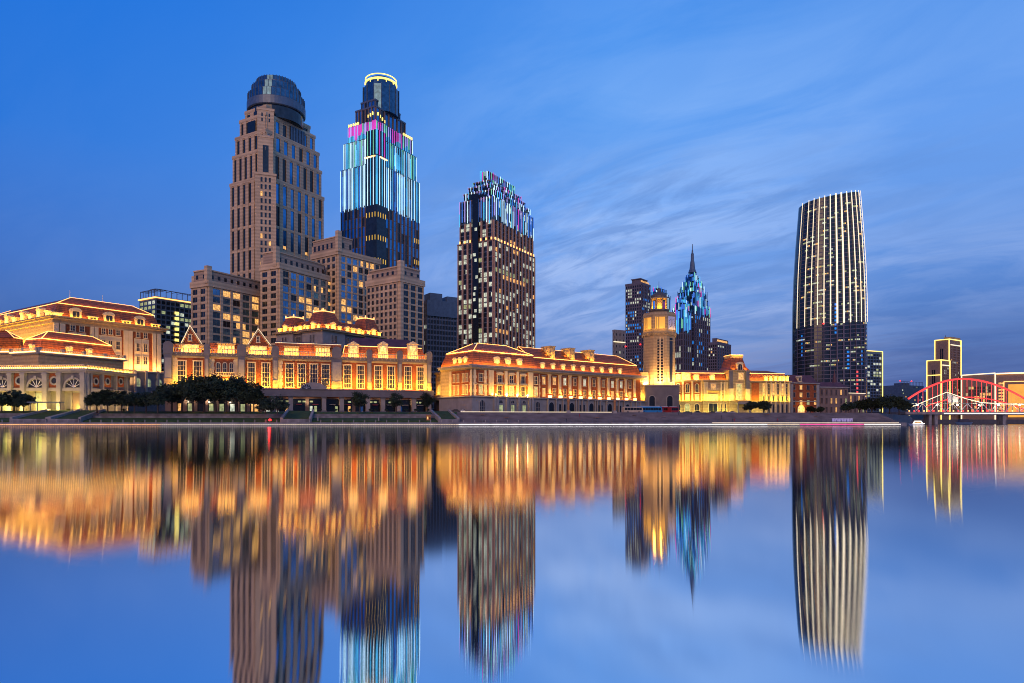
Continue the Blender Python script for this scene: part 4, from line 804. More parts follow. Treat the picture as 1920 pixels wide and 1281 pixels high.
for px in (1375, 1397): m.fbox(f, f.s(px)-0.3, f.s(px)+0.3, 5, 5.6, GZ, zb-1.8, 'pale_stone')
m.build('porch', rt)
for px in (1366, 1397): s = f.s(px); m = MB(); m.fbox(f, s-1.1, s+1.1, 2.2, 3.2, zb+7, zz, 'grey_stone'); m.fbox(f, s-1.3, s+1.3, 2.2, 3.4, zb, zb+7, 'trim_stone'); m.build('pilaster', rt)
m = MB(); m.fbox(f, f.s(1409), f.s(1423), 0, 0.2, zb+0.4, zc-0.5, 'brick'); m.build('brick_panel', rt)
for px in (1432, 1441.5, 1450, 1458.5, 1467, 1475): s = f.s(px); window(f, rt, s-0.8, s+0.8, zb+4, zc-1.0, 1, 3, random.choice(['night_glass', 'warm_window', 'night_glass']), 'trim_stone', 0.3); window(f, rt, s-0.8, s+0.8, zb-0.2, zb+3, 1, 1, 'night_glass', 'trim_stone', 0.3); window(f, rt, s-0.7, s+0.7, GZ+0.6, zb-1.4, 1, 1, 'night_glass', 'pale_stone', 0.25, arch=True); m = MB(); m.fbox(f, s+0.95, s+1.6, 0, 0.7, GZ, zc, 'trim_stone'); m.build('pilaster', rt)
area_light(f, 0.5, f.s(1316), 1.4, zb+0.3, 1, 0.5, 420, YEL); area_light(f, f.s(1317), f.s(1363), 2.6, zb+0.4, 1, 0.45, 420, YEL); area_light(f, f.s(1403), LM, 1.6, zb+0.3, 1, 0.5, 560, YEL); area_light(f, f.s(1318), f.s(1372), 4.5, GZ+0.3, 1, 0.6, 420, (1, 0.85, 0.15)); area_light(f, 1, f.s(1314), 3.5, GZ+0.3, 1, 0.6, 200, (1, 0.85, 0.15)); area_light(f, f.s(1404), f.s(1430), 3.5, GZ+0.3, 1, 0.6, 160, (1, 0.85, 0.15))
area_light(f, 0.5, f.s(1362), 0.6, zc+1.0, 1, 0.9, 800, WARM); area_light(f, f.s(1402), LM, 0.6, zc+1.0, 1, 0.9, 700, WARM); area_light(f, f.s(1365), f.s(1400), 5.5, zb+0.6, 1, 0.4, 420, YEL)

# ---- darker brick buildings to its right
def simple(px0, Y0, px1, Y1, py, roofpy, name, label, wallm, rows, cols, lit=0.4, dark='dark_tile', side=12):
    f = line_face(px0, Y0, px1, Y1); rt = thing(name, label, 'building', (*f.p(0, 0), GZ), math.atan2(f.u[1], f.u[0])); z1 = f.z(py, px0)
    m = MB(); m.fbox(f, 0, f.L, -side, 0, GZ, z1, wallm); m.build('wall', rt)
    if roofpy: m = MB(); m.fbox(f, -0.4, f.L+0.4, -side, 0.8, z1, z1+0.6, 'pale_stone'); m.build('cornice', rt); mans(rt, f, 0.2, f.L-0.2, 0.2, z1+0.6, 3, f.z(roofpy, px0), side, e0=1, e1=3, tile=dark, led=None)
    ch = (z1-GZ-1)/rows; cw = f.L/cols
    for i in range(cols):
        for j in range(rows): window(f, rt, cw*(i+0.28), cw*(i+0.72), GZ+1+ch*(j+0.2), GZ+1+ch*(j+0.8), 2, 1, random.choice(['warm_window', 'green_window']) if random.random() < lit else 'night_glass', 'brown_stone', 0.2)
    return f, rt
f, rt = simple(1481, 400, 1535, 408, 719, 702, 'brick_building', 'brick building with a dark red mansard beside the golden one, its entrance arch lit', 'brick', 4, 4, 0.2)
window(f.off(0.3), rt, f.s(1494), f.s(1508), GZ+0.2, GZ+6.2, 3, 2, 'hot_window', 'trim_stone', 0.4, arch=True, name='entrance'); point_light(f.P(f.s(1501), 2.5, GZ+4), 260, GOLD)
dormer(f, rt, f.s(1500), f.z(716, 1500), 2.4, 2.6, 3, 0.1, 'arch', 'night_glass')
m = MB()
for a, c in ((1481, 1486), (1530, 1535)): m.fbox(f, f.s(a), f.s(c), 0, 0.5, GZ, f.z(720, 1481), 'pale_stone')
m.fbox(f, 0, f.L, 0, 0.6, GZ+8, GZ+8.5, 'pale_stone'); m.build('stone_trim', rt)
f, rt = simple(1536, 412, 1590, 418, 727, 716, 'brown_building', 'dark brown low building with small yellow windows and a short steeple', 'brown_stone', 3, 6, 0.35)
m = MB(); c = f.p(f.s(1576), -5); m.lathe(c[0], c[1], [(1.6, f.z(718, 1576)), (1.4, f.z(712, 1576)), (0.2, f.z(694, 1576)), (0.05, f.z(690, 1576))], 'dark_tile', 8); m.build('steeple', rt)
f, rt = simple(1591, 430, 1622, 436, 738, None, 'low_shop_building', 'low shop with a white roof light line at the foot of the curved tower', 'brown_stone', 2, 4, 0.6)
strip(rt, [f.P(0, 0.2, f.z(738, 1591)+0.3), f.P(f.L, 0.2, f.z(738, 1591)+0.3)], 0.2, 'led_soft')
# ================================================================== TOWERS
GLASS = (('sky_glass', 0.62), ('dark_glass', 0.22), ('black_glass', 0.10), ('warm_window', 0.06))
def top_z(B, py, px=None, side='R'):
    fc = B.FR if side == 'R' else B.FL
    return Z(py, B.Y) if px is None else fc.z(py, px)
def setback(name, label, px, Y, th, pl, pr, py, colsR, colsL, rows, glassR, glassL, up=None, group=None, glass_bay=None, side_blk=True, lsl=0.5):
    """stone hotel wing: main box with a window grid, and a parapet mass set back on top"""
    B = Blk(px, Y, th, pl, pr); rt = B.root(name, label, 'building', group); z1 = Z(py, Y)
    m = MB(); m.prism(B.rect(0.5, 0, 0.5, 0), GZ, z1-3.6, 'tower_stone'); m.prism(B.rect(-0.3, -0.3, -0.3, -0.3), z1-3.6, z1, 'tower_stone'); m.build('wall', rt)
    fr, fl = B.faces(0.5, 0, 0.5, 0); w = MB(); pn = []
    rh = (z1-4.0-GZ-3)/rows
    gb = glass_bay or 0
    tower_face(w, pn, fr, 1.6, fr.L-0.6-gb, GZ+3, z1-4.0, colsR, rows, (fr.L-gb)/colsR*0.24, rh*0.24, 0.55, 0.3, 'tower_stone', glassR, split=2)
    if gb: tower_face(w, pn, fr, fr.L-gb, fr.L-0.8, GZ+3, z1-4.0, 1, rows*2, 0.6, 0.25, 0.5, 0.12, 'tower_stone', (('blue_glass', .62), ('warm_window', .38)), split=1)
    if colsL: tower_face(w, pn, fl, fl.L*(0.06), fl.L-0.6, GZ+3, z1-4.0, colsL, rows, fl.L/colsL*0.36, rh*0.34, 0.55, 0.3, 'tower_stone', glassL, split=2 if fl.L/colsL > 3.4 else 1)
    w.fbox(fr, 0, 1.9, 0, 0.58, GZ, z1-3.4, 'tower_stone'); w.build('pier_grid', rt); capped('window', pn, rt)
    if up:
        ua, ub, uc, ud, h1, h2 = up      # insets right-start, right-end, left-start, left-end, heights
        m = MB(); m.prism(B.rect(ua, ub, uc, ud), z1, z1+h1, 'tower_stone_dark'); m.prism(B.rect(ua-0.5, ub, uc-0.5, ud), z1+h1-0.8, z1+h1, 'tower_stone'); m.build('setback_wall', rt)
        f1, f2 = B.faces(ua, ub, uc, ud); q = []
        n = max(2, int(f1.L/4.6))
        for i in range(n): b = MB(); s = f1.L*(i+0.7)/n; b.fbox(f1, s-0.9, s+0.9, 0, 0.1, z1+1.2, z1+h1*0.52, 'black_glass'); q.append(b)
        if f2.L > 12:
            n = int(f2.L/4.2)
            for i in range(n): b = MB(); s = f2.L*(i+0.5)/n; b.fbox(f2, s-0.9, s+0.9, 0, 0.1, z1+1.2, z1+h1*0.55, 'black_glass'); q.append(b)
        capped('attic_window', q, rt)
        m = MB(); m.prism([B.pt(ua-0.8, uc-0.8), B.pt(ua+2.4, uc-0.8), B.pt(ua+2.4, uc+2.0), B.pt(ua-0.8, uc+2.0)], z1-2, z1+h2, 'tower_stone'); m.build('corner_pier', rt)
        m = MB(); m.prism([B.pt(0.5, B.Ll-5), B.pt(4.5, B.Ll-5), B.pt(4.5, B.Ll-0.3), B.pt(0.5, B.Ll-0.3)], z1-0.5, z1+h2*0.45, 'tower_stone'); m.build('side_pier', rt)
    return B, rt, z1
G_ = (('sky_glass', .60), ('dark_glass', .10), ('black_glass', .16), ('warm_window', .14)); GD = (('dark_glass', .75), ('black_glass', .23), ('warm_window', .02))
setback('hotel_wing', 'lowest and leftmost beige stepped hotel wing with many lit yellow windows', 391, 405, 28, 357, 525, 525, 6, 2, 16, (('sky_glass', .52), ('dark_glass', .10), ('black_glass', .14), ('warm_window', .24)), GD, up=(-0.4+0.5, 8, 1.0, 3, 6.6, 8.6), group='beige stepped hotel wings', glass_bay=9)
setback('hotel_wing', 'beige stepped hotel wing in front of the tall beige tower, second from the left', 524, 420, 28, 487, 630, 492, 6, 2, 19, (('sky_glass', .58), ('dark_glass', .10), ('black_glass', .14), ('warm_window', .18)), GD, up=(0.1, 8, 3, 3, 7.6, 10.5), group='beige stepped hotel wings', glass_bay=8)
setback('hotel_wing', 'highest beige stepped hotel wing, between the beige tower and the cyan lit tower', 634, 455, 36, 583, 714, 466, 7, 5, 22, G_, GD, up=(0.1, 26, 0.1, 2, 8.6, 12), group='beige stepped hotel wings')
setback('hotel_wing', 'rightmost beige stepped hotel wing with a fine window grid and few lit windows', 750, 405, 36, 686, 796, 516, 3, 7, 19, GD, GD, up=(0.8, 4, 0.3, 3, 6.0, 9), group='beige stepped hotel wings')

# ---- tall beige tower with the round glass crown
B = Blk(497, 475, 30, 430, 608.5); rt = B.root('stone_tower', 'tallest beige stone tower with stepped top and a dark round glass crown', 'tower')
zs = [B.FL.z(345, 430), B.FL.z(292, 434), B.FL.z(255, 438), B.FL.z(220, 443), B.FL.z(196, 460)]
ins = [0, 1.2, 2.5, 4.6, 7.2]; z0 = GZ; wall = MB(); core = MB(); pn = []; fl4 = zs[0]/11.0
for k in range(5):
    a = ins[k]; core.prism(B.rect(a+0.8, a+0.8, a+0.8, a+0.8), z0, zs[k]-0.8, 'tower_stone'); wall.prism(B.rect(a, a, a, a), zs[k]-2.4, zs[k], 'tower_stone')
    fr, fl = B.faces(a+0.8, a+0.8, a+0.8, a+0.8)
    if k == 0: lo, n = zs[0]-2.2-fl4*7, 7
    else: lo, n = zs[k-1], 1
    nR, nL = (8, 6) if k < 2 else (7, 5) if k < 4 else (4, 3)
    mr = (('blue_glass', .62), ('sky_glass', .14), ('black_glass', .22)) if k < 3 else (('blue_glass', .7), ('dark_glass', .3))
    tower_face(wall, pn, fr, 0, fr.L, lo, zs[k]-2.2, nR, n, fr.L/nR*0.46, 2.0, 0.8, 0.45, 'tower_stone', mr)
    tower_face(wall, pn, fl, 0, fl.L, lo, zs[k]-2.2, nL, n, fl.L/nL*0.52, 2.0, 0.8, 0.45, 'tower_stone', (('dark_glass', .7), ('black_glass', .3)))
    z0 = zs[k]-0.8
core.build('wall', rt); wall.build('pier_grid', rt)
# lit corners inside a few windows
fr, fl = B.faces(0.8, 0.8, 0.8, 0.8)
for i, j in ((1, 2), (0, 3), (2, 4), (1, 1), (3, 3), (0, 5), (5, 4)):
    q = MB(); s = fr.L*(i+0.5)/8; z = zs[0]-2.2-fl4*(7-j)+1.6; q.fbox(fr, s-1.2, s+1.2, 0.1, 0.2, z, z+2.2, 'warm_window'); pn.append(q)
capped('window', pn, rt)
# corner pylon facing the river
cx, cy = B.pt(3.2, 3.2); dv = Vector((-cx, -cy)).normalized(); n_ = (dv.x, dv.y); u_ = (-n_[1], n_[0]); hw = 6.6
for (zt, half, dd, nm) in ((Z(320, 470), 6.9, 5.4, 'pylon'), (Z(248, 472), 5.0, 2.6, 'pylon_top'), (Z(200, 480), 5.6, -3.0, 'crown_pier')):
    fc = Face((cx+n_[0]*dd-u_[0]*half, cy+n_[1]*dd-u_[1]*half), u_, n_); m = MB(); m.fbox(fc, 0, 2*half, -12, 0, GZ, zt, 'tower_stone'); m.fbox(fc, -0.3, 2*half+0.3, -12, 0.4, zt-1.6, zt, 'tower_stone'); o = m.build(nm, rt)
    q = []
    if nm == 'pylon':
        z = GZ+60
        while z < zt-6:
            for i in range(3): b = MB(); s = half+(i-1)*2.7; b.fbox(fc, s-0.65, s+0.65, 0, 0.08, z, z+3.2, 'warm_window' if random.random() < 0.04 else 'dark_glass'); q.append(b)
            z += 4.9
        fc.zt = zt
    elif nm == 'pylon_top':
        b = MB(); b.fbox(fc, half-1.9, half+1.9, 0, 0.1, Z(316, 470), zt-7, 'dark_glass'); q.append(b)
    else:
        for j in range(2):
            for i in range(3): b = MB(); s = half+(i-1)*2.4; b.fbox(fc, s-0.5, s+0.5, 0, 0.1, zt-6-j*3.6, zt-3.6-j*3.6, 'dark_glass'); q.append(b)
    for b in q: b.build('pylon_window', o)
# dark grille panels high on both faces
fr, fl = B.faces(4.8, 4.8, 4.8, 4.8); m = MB()
for i in range(9): m.fbox(fr, fr.L*0.46+i*1.5, fr.L*0.46+i*1.5+0.9, 0.9, 1.3, zs[1]+2, zs[3]-2, 'slate_panel')
m.fbox(fr, fr.L*0.46-0.4, fr.L*0.46+13.6, 0.7, 1.0, zs[1]+2, zs[3]-2, 'black_glass'); m.build('grille', rt)
m = MB(); m.fbox(fl, fl.L*0.36, fl.L*0.62, 0.85, 1.1, zs[2]-8, zs[3]-4, 'black_glass'); m.build('grille', rt)
c = B.pt(B.Lr*0.47, B.Ll*0.50); Yc = c[1]
rr = lambda w: w/2/F*Yc
zz = lambda py: Z(py, Yc)
xc = c[0]
def drum(r, za, zb_, gl, band, n=40, nm='crown_drum'):
    m = MB(); m.lathe(xc, Yc, [(r, za), (r, zb_)], gl, n); o = m.build(nm, rt); q = MB()
    for i in range(n):
        a = 2*math.pi*i/n; q.bar((xc+(r+0.1)*math.cos(a), Yc+(r+0.1)*math.sin(a), za), (xc+(r+0.1)*math.cos(a), Yc+(r+0.1)*math.sin(a), zb_+0.4), 0.2, 'grey_metal')
    q.build('mullions', o)
    q = MB(); q.lathe(xc, Yc, [(r+0.1, za-band), (r+0.7, za-band+0.6), (r+0.7, za-0.4), (r+0.2, za)], 'slate_panel', 48); q.build('ring', o)
drum(rr(101), zz(201), zz(187), 'deep_glass', 6.5); drum(rr(87), zz(187)+1.5, zz(171), 'deep_glass', 2); drum(rr(70), zz(167)+0.5, zz(158), 'deep_glass', 4)
m = MB(); m.lathe(xc, Yc, [(rr(97), zs[3]), (rr(97), zz(199))], 'dark_glass', 40); m.build('crown_base', rt)

# ---- cyan lit tower
B = Blk(706, 565, 30, 638, 787); rt = B.root('cyan_tower', 'dark stepped skyscraper wrapped in cyan light strips, with a glowing yellow ring on top', 'tower')
L_ = B.FL.z; ins = [0, 1.9, 4.5, 8.7, 12.0]; zs = [L_(322, 638), L_(270, 644), L_(235, 652), L_(198, 665), L_(178, 675)]
z0 = GZ; core = MB(); wall = MB(); pn = []; leds = []
zblue = Z(384, 565)
for k in range(5):
    a = ins[k]; core.prism(B.rect(a+0.6, a+0.6, a+0.6, a+0.6), z0, zs[k], 'dark_glass'); fr, fl = B.faces(a+0.6, a+0.6, a+0.6, a+0.6); wall.prism(B.rect(a, a, a, a), zs[k]-0.8, zs[k]+0.6, 'grey_metal')
    lo = GZ+60 if k == 0 else zs[k-1]
    for fc, n in ((fr, max(4, int(fr.L/5.0))), (fl, max(4, int(fl.L/3.6)))):
        tower_face(wall, pn, fc, 0, fc.L, lo, zs[k]-0.9, n, 18 if k == 0 else 1, fc.L/n*0.26, 0.5, 0.75, 0.08, 'brown_stone' if k in (0, 3) else 'grey_metal', (('blue_glass', .5), ('sky_glass', .25), ('dark_glass', .2), ('black_glass', .05)))
        if k <= 1 or k == 2:
            base_ = zblue if k == 0 else zs[k-1]+0.5
            n2 = int(n*2.6) if fc is fl else int(n*2.2)
            top_ = zs[k]
            for i in range(n2+1):
                s = fc.L*i/n2; q = MB(); w2 = random.choice([0.13, 0.18, 0.24, 0.32]); a_, b_ = base_+random.uniform(-1.5, 1.5), top_+random.uniform(-0.5, 0.5)
                if k == 0: q.fbox(fc, s-w2, s+w2, 0.8, 1.05, a_, b_, random.choices(['led_ice', 'led_cyan', 'led_blue'], [6, 3, 1.5])[0])
                elif k == 1:
                    q.fbox(fc, s-w2, s+w2, 0.8, 1.05, a_, b_, random.choices(['led_ice', 'led_cyan', 'led_green'], [3, 4, 1.5])[0])
                else:
                    mid_ = a_+(b_-a_)*(0.1+0.35*abs(math.sin(s*0.25+1)))
                    q.fbox(fc, s-w2, s+w2, 0.8, 1.05, a_, mid_, 'led_cyan'); q.fbox(fc, s-w2*2, s+w2*2, 0.8, 1.05, mid_, b_, random.choice(['led_magenta', 'led_magenta', 'led_green', 'led_violet', 'led_ice']))
                leds.append(q)
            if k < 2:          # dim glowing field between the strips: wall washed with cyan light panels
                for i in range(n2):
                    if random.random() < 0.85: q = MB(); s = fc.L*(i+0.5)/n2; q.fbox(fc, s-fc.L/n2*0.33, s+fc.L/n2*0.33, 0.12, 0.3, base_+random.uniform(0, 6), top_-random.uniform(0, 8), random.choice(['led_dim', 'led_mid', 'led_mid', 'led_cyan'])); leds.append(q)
    z0 = zs[k]
core.build('wall', rt); wall.build('pier_grid', rt)
# projecting corner bay with its own strips
cx, cy = B.pt(2, 2)
for fc in (Face(B.pt(-1.2, -1.2), B.r, B.FR.n), Face(B.pt(-1.2, -1.2), B.l, B.FL.n)):
    for i in range(4):
        for (a_, b_, nm) in ((zblue, Z(292, 565), 'led_ice'), (Z(290, 565), Z(243, 565), 'led_green' if fc.u == B.l else 'led_magenta')):
            q = MB(); q.fbox(fc, i*3.1, i*3.1+0.5, 0.2, 0.5, a_, b_, nm if i % 2 else 'led_cyan'); leds.append(q)
        for j in range(3): q = MB(); z = zblue-6-j*19; q.fbox(fc, i*3.1+1.3, i*3.1+1.7, 0.2, 0.5, z-4, z, 'led_amber'); leds.append(q)
m = MB(); m.prism([B.pt(-1.2, -1.2), B.pt(10.5, -1.2), B.pt(10.5, 10.5), B.pt(-1.2, 10.5)], GZ, Z(243, 565), 'dark_glass'); m.build('corner_bay', rt)
for s_ in range(3):
    for j in range(3):
        q = MB(); z = zblue-16-j*19; q.fbox(B.FR, B.Lr-2-s_*3, B.Lr-1.6-s_*3, 0.3, 0.6, z-4, z, 'led_amber'); leds.append(q)
capped('light_strip', leds, rt); capped('window', pn, rt)
m = MB(); 
for i in range(-3, 4): p_ = Z(293, 565); m.fbox(B.FR if i > 0 else B.FL, abs(i)*3, abs(i)*3+2.6, 1.4, 1.8, p_-0.5, p_+0.5, 'led_hot' if i else 'led_warm')
m.build('light_row', rt)
for fc, s_, z_ in [(B.FL, B.Ll-5.6-k*2.6, zs[2]+0.8) for k in range(5)]+[(B.FR, B.Lr-5.6-k*2.8, zs[2]+0.8) for k in range(5)]+[(B.FR, 12+k*2.8, Z(205, 570)-k*1.2) for k in range(4)]+[(B.FL, 12+k*2.4, Z(205, 570)-k*0.8) for k in range(3)]:
    m = MB(); m.fbox(fc, s_-0.4, s_+0.4, -5.4 if z_ == zs[2]+0.8 else -9.6, -4.2 if z_ == zs[2]+0.8 else -8.4, z_-0.6, z_+1.9, 'led_yellow'); m.build('crown_lamp', rt)
c = B.pt(B.Lr/2, B.Ll/2); xc, Yc = c; zz = lambda py: Z(py, Yc)
m = MB(); m.lathe(xc, Yc, [(rr(66), zs[3]), (rr(66), zz(172)), (rr(60), zz(171))], 'deep_glass', 14); m.build('crown_drum', rt)
q = MB()
for i in range(14): a = 2*math.pi*i/14; q.bar((xc+rr(67)*math.cos(a), Yc+rr(67)*math.sin(a), zs[3]), (xc+rr(67)*math.cos(a), Yc+rr(67)*math.sin(a), zz(171)), 0.4, 'slate_panel')
q.build('mullions', rt)
m = MB(); m.lathe(xc, Yc, [(rr(60), zz(171)), (rr(58), zz(163)), (rr(54), zz(157)), (rr(44), zz(152.5)), (rr(24), zz(150)), (rr(6), zz(149))], 'deep_glass', 24); m.build('crown_dome', rt)
m = MB(); r_ = rr(57)
pts = [(xc+r_*math.cos(2*math.pi*i/32), Yc+r_*math.sin(2*math.pi*i/32), zz(160)) for i in range(33)]; m.poly_bar(pts, 0.75, 'led_yellow'); pts = [(x, y, z+3.6) for x, y, z in pts]; m.poly_bar(pts, 0.4, 'led_yellow'); m.build('light_ring', rt)
for i in range(12):
    a = 2*math.pi*i/12; m = MB(); m.bar((xc+r_*1.03*math.cos(a), Yc+r_*1.03*math.sin(a), zz(166)), (xc+r_*math.cos(a), Yc+r_*math.sin(a), zz(159)), 0.35, 'led_yellow'); m.build('crown_lamp', rt)
m = MB(); m.bar((xc-3, Yc, zz(156)), (xc-8, Yc, zz(151)), 0.3, 'grey_metal'); m.bar((xc+3, Yc, zz(158)), (xc+3, Yc, zz(147)), 0.25, 'grey_metal'); m.lathe(xc, Yc, [(r_*0.5, zz(160)), (r_*0.45, zz(155))], 'grey_metal', 12); m.build('roof_plant', rt)

# ---- brown office tower with coloured crown
B = Blk(926, 480, 30, 857, 1003.5); rt = B.root('office_tower', 'brown ribbed office tower with cool white lit offices and a blue and pink light crown', 'tower')
L_ = B.FL.z; tiers = [(0, L_(459, 857)), (1.1, L_(379, 861)), (3.0, L_(362, 868)), (5.6, L_(347, 879)), (8.2, L_(334, 888)), (12.0, Z(324, 500))]
z0 = GZ; core = MB(); wall = MB(); pn = []; leds = []
offm = (('black_glass', .52), ('dark_glass', .29), ('cool_window', .25), ('green_window', .02), ('warm_window', .02))
for k, (a, zt) in enumerate(tiers):
    core.prism(B.rect(a+0.6, a+0.6, a+0.6, a+0.6), z0, zt, 'black_glass'); fr, fl = B.faces(a+0.6, a+0.6, a+0.6, a+0.6); wall.prism(B.rect(a, a, a, a), zt-0.8, zt, 'brown_stone')
    zlim = Z(410, 480)
    for fc, nn in ((fr, 5.2), (fl, 4.4)):
        n = max(3, int(round(fc.L/nn)))
        if k == 0: tower_face(wall, pn, fc, 0, fc.L, GZ+20, zt-0.9, n, 29, fc.L/n*0.30, 0.7, 1.1, 0.05, 'rib_stone', offm, split=2, sst='slate_panel')
        elif k == 1:
            zmid = zlim; tower_face(wall, pn, fc, 0, fc.L, z0, zmid, n, 5, fc.L/n*0.30, 0.7, 1.1, 0.05, 'rib_stone', offm, split=2, sst='slate_panel'); tower_face(wall, pn, fc, 0, fc.L, zmid, zt-0.9, n, 3, fc.L/n*0.42, 0.7, 0.9, 0.1, 'slate_panel', (('black_glass', .6), ('cool_window', .2), ('dark_glass', .2)))
        for i in range(n*2+1):
            if k == 0: continue
            s = fc.L*i/(n*2); a_ = (zlim if k == 1 else z0)+random.uniform(-3, 5); b_ = zt+random.uniform(-0.4, 0.8)
            q = MB(); w2 = random.choice([0.14, 0.2, 0.28]); p_ = [1.6, 4, 3, 0.4, 0.2, 3] if k < 4 else [1, 3, 1, 1.2, 1.6, 1.6]
            z_ = a_
            while z_ < b_-1:
                e_ = min(b_, z_+random.uniform(9, 22)); q.fbox(fc, s-w2, s+w2, 0.95, 1.25, z_, e_, random.choices(['led_cyan', 'led_ice', 'led_blue', 'led_green', 'led_magenta', 'led_violet'], p_)[0]); z_ = e_
            leds.append(q)
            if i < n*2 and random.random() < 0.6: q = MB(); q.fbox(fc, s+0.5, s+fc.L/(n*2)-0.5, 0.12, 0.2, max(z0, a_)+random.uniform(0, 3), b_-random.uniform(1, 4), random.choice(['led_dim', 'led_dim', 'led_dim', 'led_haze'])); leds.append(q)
    z0 = zt
core.build('wall', rt); wall.build('pier_grid', rt); capped('light_strip', leds, rt); capped('window', pn, rt)
fr, fl = B.faces(0, 0, 0, 0); m = MB(); m.fbox(fl, fl.L*0.40, fl.L*0.56, 0.3, 1.0, GZ, Z(375, 500), 'black_glass'); m.build('lift_shaft_glazing', rt)
for k in range(16):
    z_ = random.choice([40, 52, 76, 84, 92, 100, 108, 116, 124, 130, 134])*1.0+random.choice([0, 4]); a_ = random.uniform(0.41, 0.49); m = MB(); m.fbox(fl, fl.L*a_, fl.L*(a_+0.06), 1.0, 1.05, z_, z_+2.2, 'cool_window'); m.build('window', rt)
for fc in (fr, fl):
    n = int(fc.L/4.2)
    for i in range(n): m = MB(); s = fc.L*(i+0.5)/n; m.fbox(fc, s-0.35, s+0.35, -0.6, 0.1, tiers[0][1], tiers[0][1]+1.8, 'led_warm'); m.build('ledge_lamp', rt)

# ---- plain towers and far blocks
def plain(px, Y, th, pl, pr, py, name, label, wallm, nR, nL, rows, mats, pw=0.35, sh=0.3, extra=None, cat='tower', rowz=None, group=None):
    B = Blk(px, Y, th, pl, pr); rt = B.root(name, label, cat, group); z1 = Z(py, Y); m = MB(); m.prism(B.rect(0.5, 0.5, 0.5, 0.5), GZ, z1-0.5, 'black_glass'); m.build('wall', rt)
    fr, fl = B.faces(0.5, 0.5, 0.5, 0.5); w = MB(); w.prism(B.rect(), z1-2.5, z1, wallm); pn = []; lo = rowz or GZ+8; rh = (z1-2.5-lo)/rows
    tower_face(w, pn, fr, 0, fr.L, lo, z1-2.5, nR, rows, fr.L/nR*pw, rh*sh, 0.55, 0.3, wallm, mats)
    tower_face(w, pn, fl, 0, fl.L, lo, z1-2.5, nL, rows, fl.L/nL*pw, rh*sh, 0.55, 0.3, wallm, mats)
    w.build('pier_grid', rt); capped('window', pn, rt, 60); return B, rt, z1
DK = (('black_glass', .72), ('dark_glass', .2), ('cool_window', .06), ('warm_window', .02))
B, rt, z1 = plain(292, 520, 34, 261, 372, 555, 'glass_office_block', 'dark glass office block with a glowing yellow roof line, behind the hotel at left', 'slate_panel', 9, 4, 22, (('black_glass', .5), ('dark_glass', .3), ('cool_window', .12), ('green_window', .08)), 0.18, 0.35, cat='office block')
strip(rt, [B.FL.P(B.Ll, 0.5, z1-1), B.FL.P(0, 0.5, z1-1), B.FR.P(B.Lr, 0.5, z1-1)], 0.55, 'led_warm')
for fc, L_ in ((B.FR, B.Lr), (B.FL, B.Ll)):
    n = int(L_/4)
    m = MB()
    for i in range(n+1): s = L_*i/n; m.bar(fc.P(s, -1, z1), fc.P(s, -1, z1+5.5), 0.22, 'grey_metal'); m.bar(fc.P(s, -1, z1+5.5), fc.P(s, -8, z1+5.5), 0.2, 'grey_metal')
    m.bar(fc.P(0, -1, z1+5.5), fc.P(L_, -1, z1+5.5), 0.25, 'grey_metal'); m.build('roof_trellis', rt)
m = MB(); s = B.FR.s(331)
for k in range(20): m.fbox(B.FR, s-1.6, s+1.6, 0.2, 0.6, z1-12-k*4.2, z1-10-k*4.2, 'led_yellow')
m.build('lit_stair', rt)
B, rt, z1 = plain(800, 600, 58, 792, 868, 562, 'dark_office_block', 'dark grey slab block between the beige wings and the brown office tower', 'grey_metal', 12, 3, 20, (('black_glass', .9), ('dark_glass', .08), ('cool_window', .02)), 0.2, 0.3, cat='office block')
for a, c, py in ((806, 829, 549), (838, 858, 556)): m = MB(); m.fbox(B.FR, B.FR.s(a), B.FR.s(c), -12, 0.3, z1-6, B.FR.z(py, a), 'slate_panel'); m.build('roof_block', rt)
m = MB(); m.fbox(B.FR, 0, B.Lr, 0, 1.0, z1-14, z1, 'slate_panel'); m.build('parapet', rt)
BL = (('black_glass', .62), ('dark_glass', .22), ('cool_window', .09), ('blue_window', .07))
B, rt, z1 = plain(1152, 960, 60, 1148, 1173, 618, 'pale_block', 'small pale grey far block with a white light line, left of the dark slender tower', 'pale_stone', 3, 1, 14, (('dark_glass', .9), ('cool_window', .1)), 0.7, 0.6, cat='building')
m = MB(); m.fbox(B.FR, -2, B.Lr, 0.5, 1.2, Z(641, 960)-0.6, Z(641, 960)+0.6, 'led_soft'); m.build('light_strip', rt)
B, rt, z1 = plain(1203, 820, 38, 1172, 1220, 529, 'dark_tower', 'dark slender residential tower with blue and white windows, left of the clock tower', 'mauve_stone', 6, 7, 40, BL, 0.42, 0.35)
m = MB(); m.prism(B.rect(2.5, 4, 3, 8), z1, z1+5, 'mauve_stone'); m.prism(B.rect(1.5, 3, 2, 7), z1+4.4, z1+5.4, 'mauve_stone'); m.build('roof_block', rt)
for k in range(7): m = MB(); m.fbox(B.FR, 3+k*3.2, 4.8+k*3.2, -2.4, -2.2, z1+1, z1+3.2, 'warm_window'); m.build('roof_window', rt)
for p_ in ((1174, 650), (1201.5, 646)): m = MB(); fc = B.FL; m.lathe(*fc.p(fc.s(p_[0]), 1.2), [(0.2, fc.z(p_[1]+1.2, p_[0])), (1.1, fc.z(p_[1], p_[0])), (0.2, fc.z(p_[1]-1.2, p_[0]))], 'red_light', 8); m.build('warning_lamp', rt)
